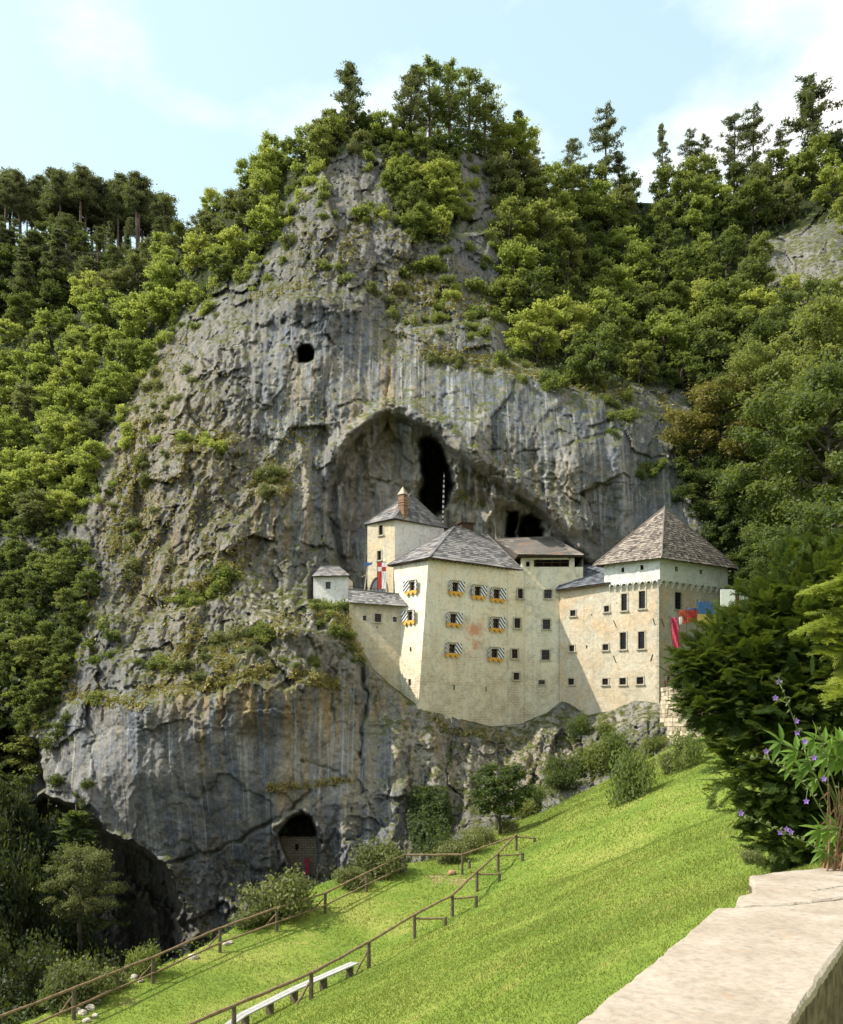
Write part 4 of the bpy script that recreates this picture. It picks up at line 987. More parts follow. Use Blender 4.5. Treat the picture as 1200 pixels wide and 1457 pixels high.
for (a, b) in ((T0, T1), (T1, T2), (T2, T3), (T3, T0)):
    pass
mb.poly([V3(K0, zlo), V3(K1, zlo), V3(T1, zlo), V3(T0, zlo)]); mb.poly([V3(K1, zlo), V3(K2, zlo), V3(T2, zlo), V3(T1, zlo)])
for (wa, wb, nn, cnt) in ((T0, T1, n1, 8), (T1, T2, n2, 10)):      # scalloped arches between corbels
    d = (wb - wa) / cnt; L_ = d.length; dd = d.normalized()
    for k in range(cnt):
        a = wa + d * k; seg = 8
        prev = None
        for i in range(seg + 1):
            t = math.pi * i / seg; r = L_ * 0.40
            x_ = L_ / 2 - math.cos(t) * r; z_ = zlo - 0.55 + math.sin(t) * 0.48
            p = V3(a + dd * x_, z_)
            if prev is not None:
                q = prev
                tp, tq = V3(Vector((p.x, p.y, 0)), zlo), V3(Vector((q.x, q.y, 0)), zlo)
                o_ = nn * pr
                mb.poly([q + o_, p + o_, tp + o_, tq + o_]); mb.poly([q + o_, p + o_, p - nn * .02, q - nn * .02])
            prev = p
        # corbel
        c0 = V3(a, zlo - 0.55); wdt = L_ * 0.1
        for s_ in (0, 1):
            base_ = c0 + dd * (0 if s_ == 0 else L_ - wdt)
            mb.box8([base_ - Vector((0, 0, .35)), base_ + dd * wdt - Vector((0, 0, .35)), base_ + dd * wdt - Vector((0, 0, .35)) + nn * .1, base_ - Vector((0, 0, .35)) + nn * .1,
                     base_ + Vector((0, 0, .55)), base_ + dd * wdt + Vector((0, 0, .55)), base_ + dd * wdt + Vector((0, 0, .55)) + nn * pr, base_ + Vector((0, 0, .55)) + nn * pr])
pw = mb.build('parapet_storey', [M_WHITE, M_STONE], castle); pw['label'] = 'white parapet storey with scalloped corbels under the tower roof'
# pyramid roof
ov = 0.75
def oc(p, a, b): return p + (a + b) * ((pr + ov) / (1 + a.dot(b)))
Q = [V3(oc(T0, n1, n4), 21.25), V3(oc(T1, n1, n2), 21.25), V3(oc(T2, n2, n3), 21.25), V3(oc(T3, n3, n4), 21.25)]
ap = (T0 + T2) / 2; ap = Vector((ap.x - 0.25, ap.y, 29.0))
mb = MB()
for i in range(4): shingles(mb, Q[i], Q[(i + 1) % 4], ap, ap, 0.36, 0.34, .06, .5)
for q in Q: hipcap(mb, q, ap, 0.11)
tr_ = mb.build('tower_roof', M_SHING, castle); tr_['label'] = 'steep brown wood-shingled pyramid roof of the corner tower'
mb = MB(); soffit(mb, Q, 0, [V3(k, 21.35) for k in (K0, K1, K2, K3)], .1); mb.build('eaves', M_DARKWOOD, tr_)

# ---------- inner upper tower
U0, U1, U2 = XY('U0'), XY('U1'), XY('U2'); U3 = U0 + (U2 - U1)
mb = MB(); zu = 28.55; zub = 14
fl = wall_face(mb, V3(U0, zub), V3(U1, zub), V3(U1, zu), V3(U0, zu), [(542.3, 754.5, 6, 14), (540, 790.5, 5.5, 13.5)])
plainq(mb, U3, U0, zub, zu)
o = mb.build('inner_tower_wall', [M_PLA_B, M_REVEAL], castle)
mb = MB(); plainq(mb, U1 + Vector((0.004, -.003, 0)), U2, zub, zu); plainq(mb, U2, U3, zub, zu); mb.build('limewashed_wall', M_WHITE, castle)
for f_ in fl: window(f_, 'plain')
Q = [P(518.5, 747, 116.9), P(562, 739, 113.2), P(637, 751, 118.9)]
for q in Q: q.z = 28.6
Q.append(Q[0] + (Q[2] - Q[1])); ap = P(584, 703, 117.2)
mb = MB()
for i in range(4): shingles(mb, Q[i], Q[(i + 1) % 4], ap, ap, 0.5, 0.65)
for q in Q: hipcap(mb, q, ap)
ir = mb.build('inner_tower_roof', M_SLATE, castle)
mb = MB(); soffit(mb, Q, 0, [V3(k, 28.6) for k in (U0, U1, U2, U3)], .12); mb.build('eaves', M_DARKWOOD, ir)
ch = MB(); cc = P(573.5, 727, 114.7); x_ = (U1 - U0).normalized(); y_ = Vector((-x_.y, x_.x, 0))
for k in range(16): ch.obox(Vector((cc.x, cc.y, 28.6 + 0.22 * k)), x_, y_, (0, 0, 1), 0.47 + rnd.uniform(-.01, .01), 0.47, 0.105, rnd.random())
ch.obox(Vector((cc.x, cc.y, 31.05)), x_, y_, (0, 0, 1), 0.56, 0.56, 0.07, 0.9)
chm = ch.build('chimney', M_BRICK, ir)
cp_ = MB(); b_ = [Vector((cc.x, cc.y, 32.1)) + x_ * a * .55 + y_ * b * .55 for a, b in ((-1, -1), (1, -1), (1, 1), (-1, 1))]; tp = Vector((cc.x, cc.y, 33.25))
for i in range(4): cp_.poly([b_[i], b_[(i + 1) % 4], tp])
cp_.poly(b_[::-1]); cp_.build('chimney_cap', M_STONE, ir)
# arched gateway at the foot of the inner tower: arch surround, grey door leaf set back
gw = MB(); c = P(538, 838, 113.5); ax_ = (U1 - U0).normalized(); nn = ax_.cross(Vector((0, 0, 1))); nn = nn if nn.y < 0 else -nn
gc = (U0 + U1) / 2 + ax_ * (-0.4) + nn * 0.06; R = 1.45; zs = 19.2
arch = [V3(gc - ax_ * R, 16.5)] + [V3(gc + ax_ * (-math.cos(math.pi * i / 14) * R), zs + math.sin(math.pi * i / 14) * R * 1.35) for i in range(15)] + [V3(gc + ax_ * R, 16.5)]
gw.poly(arch); gw.build('gate_door', M_GREYW, castle)
gs = MB(); gs.tube([p + nn * .05 for p in arch], 0.13, 6); gs.build('gate_arch', M_STONE, castle)

# ---------- bastion
B0, B1 = XY('B0'), XY('B1'); zB = 16.4
mb = MB()
fb = wall_face(mb, V3(B0, 3), V3(B1, 1), V3(B1, zB), V3(B0, zB), [(519, 879.5, 5, 7), (538, 879.5, 9, 12), (562, 881.5, 5, 7), (536.7, 892.5, 2, 2)])
bb = Vector((0.5, 8, 0)); plainq(mb, B0 + bb, B0, 3, zB); plainq(mb, B1, Vector((B1.x + .3, 109.5, 0)), 3, zB + 1.5); plainq(mb, B0 + bb, B1 + bb, 3, zB)
mb.poly([V3(B0, zB + .3), V3(B1, zB + .3), V3(B1 + bb, zB + .3), V3(B0 + bb, zB + .3)])
o = mb.build('bastion_wall', [M_PLA_B, M_REVEAL], castle); o['label'] = 'rough ochre bastion wall under the shingled parapet'
for k, f_ in enumerate(fb[:3]): window(f_, 'cross' if k == 1 else 'slit')
mb = MB(); e0, e1 = P(496, 856.5, 106.7), P(580.5, 862, 106.8); r0, r1 = P(495.5, 838.5, 108.1), P(577, 846.5, 108.2)
shingles(mb, e0, e1, r0, r1, .3, .45, .04); shingles(mb, r0 + Vector((.1, 1.6, -1.2)), r0 + Vector((7.3, 1.6, -1.9)), r0, r1, .5, .8); mb.poly([e0, r0, r0 + Vector((.1, 1.6, -1.2))]); mb.poly([e1, r1, r0 + Vector((7.3, 1.6, -1.9))])
mb.obox((r0 + r1) / 2 + Vector((0, 0, .06)), r1 - r0, (0, 1, 0), (0, 0, 1), (r1 - r0).length / 2, .14, .05)
mb.build('parapet_roof', M_SLATE, castle)
mb = MB()
for k in range(9):
    p = r0.lerp(r1, k / 14) + Vector((0.1, 1.9, 0)); mb.tube([p, p + Vector((0, 0, .75))], 0.035, 5)
p = r0 + Vector((.1, 1.9, .72)); mb.tube([p, p + (r1 - r0) * .6], 0.03, 5); mb.tube([p - Vector((0, 0, .35)), p + (r1 - r0) * .6 - Vector((0, 0, .35))], 0.03, 5); mb.build('terrace_rail', M_IRON, castle)
# wrought iron wall anchors (slanted bars) on the tower
mb = MB()
for (u, v, du, dv, Pc, nn) in ((875.5, 888, 2, 5, (T0, T1), n1), (875, 938, 2, 5, (T0, T1), n1), (931, 885, 1.5, 5, (T0, T1), n1), (927.5, 936, -1.5, 5, (T0, T1), n1), (943, 886, 2, 6, (T1, T2), n2)):
    q = [V3(Pc[0], 0), V3(Pc[1], 0), V3(Pc[1], 20), V3(Pc[0], 20)]
    a = solve_st(q, u - du, v - dv); b = solve_st(q, u + du, v + dv); mb.tube([a[2](a[0], a[1]) + nn * .05, b[2](b[0], b[1]) + nn * .05], 0.045, 5)
mb.build('wall_anchors', M_IRON, castle)

# ---------- guard house on its ledge
hut = empty('guard_house', P(470, 860, 112)); tag(hut, 'tiny whitewashed guard house with one dark window on the rock ledge left of the castle', 'guard house')
H0, H1 = XY('H0'), XY('H1'); hb = Vector((0.3, 4.5, 0)); zh0, zh1 = 16.2, 20.3
mb = MB(); fh = wall_face(mb, V3(H0, zh0), V3(H1, zh0), V3(H1, zh1), V3(H0, zh1), [(467, 833, 7, 10)], .35); plainq(mb, H1, H1 + hb, zh0, zh1); plainq(mb, H0 + hb, H0, zh0, zh1); plainq(mb, H0 + hb, H1 + hb, zh0, zh1)
mb.build('wall', [M_WHITE, M_REVEAL], hut)
f_ = fh[0]; mb = MB(); ci = f_['c'] - f_['n'] * .2
for s in (-1, 1): mb.obox(ci + f_['x'] * s * (f_['w'] / 2 - .03), f_['x'], f_['n'], f_['z'], .03, .04, f_['h'] / 2); mb.obox(ci + f_['z'] * s * (f_['h'] / 2 - .03), f_['x'], f_['n'], f_['z'], f_['w'] / 2 - .06, .04, .03)
hw = mb.build('window', M_FRAME, hut); mb = MB(); mb.obox(ci - f_['n'] * .06, f_['x'], f_['n'], f_['z'], f_['w'] / 2 - .01, .01, f_['h'] / 2 - .01); mb.build('pane', M_GLASS, hw)
Q = [P(444.5, 823, 110.4), P(498, 825, 110.0), P(500, 822, 115.5), P(446, 821, 115.8)]
for q in Q: q.z = 20.3
a0, a1 = P(456, 806, 113), P(484, 806.5, 113); a0.z = a1.z = 21.95
mb = MB(); shingles(mb, Q[0], Q[1], a0, a1, .35, .4, .04); shingles(mb, Q[1], Q[2], a1, a1, .35, .4); shingles(mb, Q[2], Q[3], a1, a0, .5, .6); shingles(mb, Q[3], Q[0], a0, a0, .35, .4); hipcap(mb, a0, a1)
hr = mb.build('roof', M_SLATE, hut); mb = MB(); soffit(mb, Q, 0, [V3(H0, 20.3), V3(H1, 20.3), V3(H1 + hb, 20.3), V3(H0 + hb, 20.3)], .08); mb.build('eaves', M_DARKWOOD, hr)

# ---------- flag pole in the cave mouth, twisted black and white
fp = empty('flagpole', P(631, 745, 123)); tag(fp, 'tall black and white striped pole standing in the dark cave mouth', 'flagpole')
base = P(630, 752, 123); topz = (HV - 672) * 123 / F
NB = 22
for par, mat, nm in ((0, M_CLW, 'white_band'), (1, M_BLK, 'black_band')):
    mb = MB()
    for k in range(NB):
        if k % 2 != par: continue
        za = base.z + (topz - base.z) * k / NB; zc = base.z + (topz - base.z) * (k + 1) / NB
        mb.tube([(base.x + (za - base.z) * .03, base.y, za), (base.x + (zc - base.z) * .03, base.y, zc)], 0.13 if k < 18 else 0.1, 8)
    mb.build(nm, mat, fp)

# ---------- banners and signs on the terrace
def cloth(name, P00, w, h, n=(0, -1, 0), x=(1, 0, 0), rows=10, cols=4, wave=.06, th=0.02, z=(0, 0, 1), seed=1, cells=None, mats=None, parent=None):
    P00 = Vector(P00); x = Vector(x).normalized(); n = Vector(n).normalized(); z = Vector(z).normalized(); mb = MB()
    def pt(i, j, s): return P00 + x * (w * i / cols) + z * (h * j / rows) + n * (wave * math.sin(seed + i * 1.3 + j * .8) + s)
    for i in range(cols):
        for j in range(rows):
            mi = cells(i / cols, j / rows) if cells else 0
            mb.poly([pt(i, j, th), pt(i + 1, j, th), pt(i + 1, j + 1, th), pt(i, j + 1, th)], .5, mi); mb.poly([pt(i, j + 1, -th), pt(i + 1, j + 1, -th), pt(i + 1, j, -th), pt(i, j, -th)], .5, mi)
            if i == 0: mb.poly([pt(i, j + 1, th), pt(i, j + 1, -th), pt(i, j, -th), pt(i, j, th)], .5, mi)
            if i == cols - 1: mb.poly([pt(i + 1, j, th), pt(i + 1, j, -th), pt(i + 1, j + 1, -th), pt(i + 1, j + 1, th)], .5, mi)
    return mb.build(name, mats or M_RED, parent)
bn = empty('banner', P(542, 838, 110)); tag(bn, 'red and white chequered banner hanging before the gate arch', 'banner')
p0 = P(537.5, 838, 110)
cloth('cloth', p0, 1.1, 3.45, rows=12, cols=4, wave=.04, parent=bn, mats=[M_RED, M_CLW],
      cells=lambda a, b: (0 if a < .5 else 1) if b < .6 else ((1 if a < .5 else 0) if b < .78 else (0 if a < .5 else 1)))
mb = MB(); mb.tube([p0 + Vector((-.05, .06, -.4)), p0 + Vector((-.05, .06, 3.6))], .04, 6); mb.tube([p0 + Vector((-.1, .03, 3.5)), p0 + Vector((1.2, .03, 3.5))], .03, 6); mb.build('pole', M_DARKWOOD, bn)
sg = empty('sign_post', P(520, 838, 110)); tag(sg, 'grey post with a blue wing-shaped board on top beside the banner', 'sign post')
p0 = P(519, 839, 110); mb = MB(); mb.tube([p0, p0 + Vector((.45, 0, 3.3))], .07, 6); mb.tube([p0 + Vector((.15, 0, 1.9)), p0 + Vector((-.45, 0, 1.65))], .04, 5); mb.build('post', M_STONE, sg)
mb = MB(); c = p0 + Vector((.45, -.05, 3.3)); pts = [(-.6, .25), (-.3, -.1), (-.1, -.15), (0, -.3), (.12, -.15), (.5, -.05), (.62, .28), (.2, .18), (0, .25), (-.2, .17)]
mb.poly([c + Vector((a, -.04, b)) for a, b in pts]); mb.poly([c + Vector((a, .04, b)) for a, b in pts][::-1])
for k in range(len(pts)):
    a, b = pts[k], pts[(k + 1) % len(pts)]; mb.poly([c + Vector((a[0], -.04, a[1])), c + Vector((a[0], .04, a[1])), c + Vector((b[0], .04, b[1])), c + Vector((b[0], -.04, b[1]))])
mb.build('board', M_BLUE, sg)

# ---------- lower cave wall, its window and pink banner
lw = empty('cave_wall', P(425, 1262, 101)); tag(lw, 'brick wall with one small window closing the lower cave mouth', 'wall')
mb = MB(); D0 = 101.0
fl = wall_face(mb, P(388, 1290, D0), P(456, 1290, D0), P(456, 1190, D0), P(388, 1190, D0), [(422.5, 1205.5, 5, 9)], .4)
def brickmat():
    m, nt = new_mat('cave_masonry'); N = NT(nt); p = N.pos(); sx = N.n('ShaderNodeSeparateXYZ'); N.l(p, sx.inputs[0]); cb = N.n('ShaderNodeCombineXYZ'); N.l(sx.outputs[0], cb.inputs[0]); N.l(sx.outputs[2], cb.inputs[1])
    b = N.n('ShaderNodeTexBrick'); b.inputs['Scale'].default_value = 1; b.inputs['Brick Width'].default_value = .7; b.inputs['Row Height'].default_value = .3; b.inputs['Mortar Size'].default_value = .03
    b.inputs['Color1'].default_value = (.36, .30, .21, 1); b.inputs['Color2'].default_value = (.46, .39, .28, 1); b.inputs['Mortar'].default_value = (.15, .12, .08, 1); N.l(cb.outputs[0], b.inputs['Vector'])
    c = N.mix(.6, b.outputs['Color'], N.noise(p, 1.5, 7, .7), 'OVERLAY'); N.out(c, .95, N.bump(b.outputs['Fac'], -.5, .05)); return m
M_MAS = brickmat(); a = P(388, 1190, D0); mb.obox(P(422, 1190, D0 + .5), (1, 0, 0), (0, 1, 0), (0, 0, 1), 2.8, .5, .06)
mb.build('masonry', [M_MAS, M_REVEAL], lw)
f_ = fl[0]; mb = MB(); ci = f_['c'] + Vector((0, .3, 0)); mb.obox(ci, (1, 0, 0), (0, 1, 0), (0, 0, 1), f_['w'] / 2, .03, f_['h'] / 2); mb.build('window', M_GLASS, lw)
pb = empty('banner', P(437, 1262, 99.6)); tag(pb, 'bright pink banner hanging at the lower cave mouth', 'banner')
q = P(434, 1246, 99.6); cloth('cloth', q, .48, 2.1, rows=12, cols=2, wave=.05, parent=pb, mats=[M_PINK]); mb = MB(); mb.tube([q + Vector((.24, .08, -1.5)), q + Vector((.24, .08, 2.3))], .03, 5); mb.build('pole', M_DARKWOOD, pb)

# ---------- flags and retaining wall right of the tower
def flag(p_uvd, w, h, x, z, mats, label, cells=None, seed=1):
    e = empty('banner', p_uvd); tag(e, label, 'banner')
    z = Vector(z).normalized(); p = Vector(p_uvd)
    cloth('cloth', p, w, h, x=x, rows=9, cols=6, wave=.10, z=z, seed=seed, cells=cells, mats=mats, parent=e)
    mb = MB(); mb.tube([p - z * 1.6 + Vector((-.05, .1, 0)), p + z * (h + .25) + Vector((-.05, .1, 0))], .045, 6); mb.build('pole', M_DARKWOOD, e)
flag(P(959.5, 928, 100), .75, 4.1, (1, 0, 0), (-.10, 0, 1), [M_PINK, M_BLUE], 'long pink banner leaning beside the corner tower wall', lambda a, b: 1 if b > .93 else 0)
flag(P(967, 889, 98), 1.1, 1.6, (1, .1, .25), (-.05, 0, 1), [M_ORG, M_CLW], 'small orange banner with a white corner behind the pink one', lambda a, b: 1 if a < .3 and b < .5 else 0, 2)
flag(P(978, 886, 97.3), 1.3, 1.6, (1, .1, .1), (0, 0, 1), [M_RED, M_BLUE], 'red banner with a blue top between the orange and the yellow ones', lambda a, b: 1 if b > .8 else 0, 3)
flag(P(993, 888, 96.5), 2.3, 2.6, (1, .15, -.02), (0, 0, 1), [M_BLUE, M_YCL, M_CLW], 'large blue and yellow banner above the yew tree', lambda a, b: (2 if b > .93 else 0) if b > .4 else 1, 4)
tb = empty('notice_board', P(1047, 862, 96)); tag(tb, 'white notice board on a brown post behind the yew tree', 'notice board')
mb = MB(); mb.obox(P(1047, 851, 96), (1, 0, 0), (0, 1, 0), (0, 0, 1), 1.7, .05, 1.0); mb.build('board', M_CLW, tb); mb = MB(); mb.obox(P(1049, 862, 96) - Vector((0, .1, 0)), (1, 0, 0), (0, 1, 0), (0, 0, 1), .22, .05, 2.4); mb.build('post', M_FRAME, tb)
rw = MB(); rz = random.Random(4)
# terrace wall of rough blocks running towards the viewer
wa, wb = P(943, 1090, 97.5), P(1010, 1120, 82)
for c_ in range(22):
    z0 = -5 + c_ * .5; n_ = 16
    for i in range(n_):
        if z0 > 4.6: continue
        a = wa.lerp(wb, i / n_); b = wa.lerp(wb, (i + 1) / n_); a.z = b.z = z0
        j = rz.uniform(-.08, .08); o_ = Vector((j - .05 + .02 * c_, j, 0)); d = (b - a) * .47; m_ = (a + b) / 2 + o_
        nx = Vector((d.y, -d.x, 0)).normalized() * .5
        rw.box8([m_ - d - nx, m_ + d - nx, m_ + d + nx, m_ - d + nx, *(q + Vector((rz.uniform(-.03, .03), 0, .46)) for q in (m_ - d - nx, m_ + d - nx, m_ + d + nx, m_ - d + nx))], rz.random())
M_BLOCK = tinted('terrace_stone', (0.24, 0.20, 0.14), (0.56, 0.48, 0.35), 1.2, .93, bs=3, bd=.05)
tag(rw.build('retaining_wall', M_BLOCK), 'rough pale stone retaining wall right of the corner tower, half hidden by the yew', 'wall')
tf = empty('picket_fence', P(955, 985, 97)); tag(tf, 'short brown paling fence on top of the retaining wall', 'fence')
mb = MB()
for k in range(9): q = P(947 + k * 3.2, 988, 98.5 - k * .6); mb.obox(q + Vector((0, 0, .3)), (1, 0, 0), (0, 1, 0), (0, 0, 1), .1, .03, 1.3)
mb.build('palings', M_FRAME, tf); mb = MB(); mb.tube([P(945, 972, 98.6), P(975, 972, 93.2)], .05, 5); mb.build('rail', M_FRAME, tf)

# ================================================================== fences, bench, foreground parapet
def onground(u, v):
    p = G(u, v); p.z = float(gz(p.x, p.y)); return p
def rail_mb(mb, a, b, r=0.05, sag=0.0):
    a, b = Vector(a), Vector(b); n = 6; pts = []
    for i in range(n + 1):
        t = i / n; p = a.lerp(b, t); p.z += -sag * math.sin(math.pi * t) + rnd.uniform(-.012, .012); p.x += rnd.uniform(-.012, .012); pts.append(p)
    mb.tube(pts, [r * rnd.uniform(.85, 1.15) for _ in pts], 7)
lfp = [(-60, 1508), (105, 1452), (218, 1400), (313, 1356), (394, 1326), (463, 1300), (522, 1270), (576, 1245), (658, 1245), (735, 1211)]
ltop = [None, 1408, 1363, 1322, 1293, 1272, 1243, 1217, 1217, 1190]
lf = empty('log_fence', onground(313, 1356)); tag(lf, 'rustic two-rail log fence along the outer edge of the grass terrace', 'fence')
tops = []
for (u, v), tv in zip(lfp, ltop):
    if tv is None:
        a_, b_ = onground(105, 1452), onground(218, 1400); p = a_ + (a_ - b_) * 1.25; h = 1.1
    else: p = onground(u, v); h = (v - tv) * p.y / F
    mb = MB(); mb.tube([p - Vector((0, 0, 1.3)), p + Vector((0, 0, h * .5)), p + Vector((.01, 0, h))], [.075, .07, .065], 8); mb.build('post', M_POST, lf); tops.append((p, h))
for i in range(len(tops) - 1):
    (a, ha), (b, hb_) = tops[i], tops[i + 1]
    mb = MB(); rail_mb(mb, a + Vector((0, 0, ha + .02)), b + Vector((0, 0, hb_ + .02)), .05); mb.build('rail', M_LOG, lf)
    if i < 7:
        mb = MB(); rail_mb(mb, a + Vector((.03, -.08, ha * .42)), b + Vector((.03, -.08, hb_ * .42)), .042); mb.build('rail', M_LOG, lf)
for i in (1, 2, 3, 4, 5, 6):
    a, ha = tops[i]; d = Vector((-.75, .35, 0)); q = a + d; q.z = float(gz(q.x, q.y)) - .1
    mb = MB(); rail_mb(mb, a + Vector((0, 0, ha * .8)), q, .035); mb.build('brace', M_LOG, lf)

rfp = [(333, 1478, 1433), (443, 1422, 1386), (525, 1378, 1342), (590, 1336, 1303), (644, 1305, 1275), (679, 1269, 1241), (709, 1241, 1215), (735, 1211, 1188)]
rf = empty('log_fence', onground(590, 1336)); tag(rf, 'single-rail log handrail with short side bars climbing the middle of the grass', 'fence')
rt = []
for u, v, tv in [(200, 1540, 1490)] + rfp:
    p = onground(u, v); h = (v - tv) * p.y / F
    mb = MB(); mb.tube([p - Vector((0, 0, .3)), p + Vector((0, 0, h * .5)), p + Vector((0, 0, h))], [.08, .075, .07], 8); mb.build('post', M_POST, rf); rt.append((p, h))
for i in range(len(rt) - 1):
    (a, ha), (b, hb_) = rt[i], rt[i + 1]
    mb = MB(); rail_mb(mb, a + Vector((0, 0, ha + .03)), b + Vector((0, 0, hb_ + .03)), .055); mb.build('rail', M_LOG, rf)
for i, (u2, v2, tv2) in zip((4, 5, 6, 7, 8), [(634, 1317, 1307), (678, 1283, 1276), (711, 1253, 1244), (744, 1222, 1215), (761, 1199, 1193)]):
    a, ha = rt[i]; ta = a + Vector((0, 0, ha - .12))
    b = P(u2, tv2, a.y + .15); zb_ = float(gz(b.x, b.y)) - .25
    mb = MB(); rail_mb(mb, ta, b, .045); mb.build('side_bar', M_LOG, rf)
    mb = MB(); mb.tube([Vector((b.x, b.y, min(zb_, b.z - .35))), b + Vector((0, 0, .05))], .07, 7); mb.build('side_post', M_POST, rf)
for i in (2, 3):
    a, ha = rt[i]; q = a + Vector((-.55, -.1, 0)); q.z = float(gz(q.x, q.y)) - .1
    mb = MB(); rail_mb(mb, a + Vector((0, 0, ha * .75)), q, .04); mb.build('brace', M_LOG, rf)
# white plank bench along the handrail
bw = empty('bench', onground(420, 1425)); tag(bw, 'long white plank bench beside the handrail at the bottom of the grass', 'bench')
pts = [onground(300, 1500), onground(345, 1464), onground(420, 1425), onground(505, 1387)]
pa, pb_ = pts[0], pts[-1]; d = (pb_ - pa); d2 = Vector((d.x, d.y, 0)).normalized(); sdv = Vector((d2.y, -d2.x, 0))
seat = [p + Vector((0, 0, .42)) for p in pts]
mb = MB()
for i in range(3):
    for s in (-1, 1):
        a, b = seat[i] + sdv * s * .085, seat[i + 1] + sdv * s * .085; c = (a + b) / 2
        mb.obox(c, b - a, sdv, (b - a).cross(sdv), (b - a).length / 2 - .01, .075, .025)
mb.build('plank', M_BWHITE, bw)
for t in (.1, .35, .5, .66, .82, .97):
    k = min(2, int(t * 3)); q = seat[k].lerp(seat[k + 1], t * 3 - k); mb = MB(); mb.obox(q - Vector((0, 0, .36)), d2, sdv, (0, 0, 1), .05, .13, .33); mb.build('leg', M_POST, bw)
p = onground(668, 1236); mb = MB(); mb.tube([p - Vector((0, 0, .2)), p + Vector((0, 0, .42))], [.1, .08], 8); mb.tube([p + Vector((0, 0, .42)), p + Vector((0, 0, .46))], [.085, .02], 8); tag(mb.build('stake', M_POST), 'short dark wooden stake standing alone near the fence corner', 'stake')
def stone(name, p, r, mat, label, cat='rock', group=None, seed=0, sq=(1, 1, .7)):
    import bmesh
    bm = bmesh.new(); bmesh.ops.create_icosphere(bm, subdivisions=3, radius=1); me = bpy.data.meshes.new(name)
    for vv in bm.verts:
        c = vv.co; n_ = float(fbm(np.array([c.x * 1.1 + seed * 3.1 + c.z]), np.array([c.y * 1.1 - c.z * .8 + seed]), 3, 5)[0]); f1_, _ = facets(np.array([c.x * 1.3 + c.z + seed]), np.array([c.y * 1.3 - .6 * c.z]), 3, 1.2)
        vv.co = Vector((c.x * sq[0], c.y * sq[1], c.z * sq[2])) * r * (1 + .35 * n_ + .25 * float(f1_[0])) + Vector(p)
    bm.to_mesh(me); bm.free(); at = me.attributes.new('tint', 'FLOAT', 'FACE'); o = link(name, me, mat); return tag(o, label, cat, group)
M_REDROCK = plain('reddish_stone', (.30, .17, .10), .9, .35, 6); M_PALER = plain('pale_stone', (.42, .37, .31), .95, .35, 5)
stone('rock', onground(643, 1245) + Vector((0, 0, .1)), .2, M_REDROCK, 'small reddish stone on the bare patch inside the fence corner', seed=1)
for k, (u, v, r) in enumerate([(128, 1437, .17), (118, 1444, .15), (138, 1428, .16), (110, 1440, .12), (322, 1345, .15), (276, 1364, .22), (192, 1392, .15), (200, 1398, .12), (150, 1416, .13), (328, 1343, .1), (123, 1455, .12), (135, 1448, .1)]):
    stone('rock', onground(u, v) + Vector((0, 0, .05)), r, M_PALER, 'pale broken stones lying under the log fence', group='pale stones under the log fence', seed=k + 5)
def stonepar():
    m, nt = new_mat('parapet_stone'); N = NT(nt); p = N.pos(); n = N.noise(p, 3, 9, .7, .4); n2 = N.noise(p, 28, 8, .75); n3 = N.noise(p, 9, 5, .65, 1.0)
    c = N.ramp(n, [(.3, (.27, .22, .17)), (.5, (.345, .295, .235)), (.7, (.41, .36, .305))])
    c = N.mix(.5, c, N.ramp(n2, [(.32, .25), (.5, .53), (.7, .68)]), 'OVERLAY'); c = N.mix(N.rng(n3, .60, .72, 0, .6), c, (.40, .25, .15)); c = N.mix(N.rng(n3, .33, .25, 0, .6), c, (.20, .17, .13))
    v = N.n('ShaderNodeTexVoronoi'); v.inputs['Scale'].default_value = 38; N.l(p, v.inputs['Vector']); pit = N.rng(v.outputs['Distance'], .04, .14, 1, 0); pm = N.math('MULTIPLY', pit, N.rng(n3, .5, .6))
    c = N.mix(N.math('MULTIPLY', pm, .6), c, (.2, .15, .1))
    b = N.bump(n2, .7, .006); b = N.bump(n, .5, .02, b); b = N.bump(pm, -1, .006, b); N.out(c, .9, b, spec=.15); return m
M_PAR = stonepar(); M_PSIDE = plain('mossy_shaded_side', (.13, .10, .07), .95, .6, 14)  # dirty, mossy sides; the shade on them is painted in too
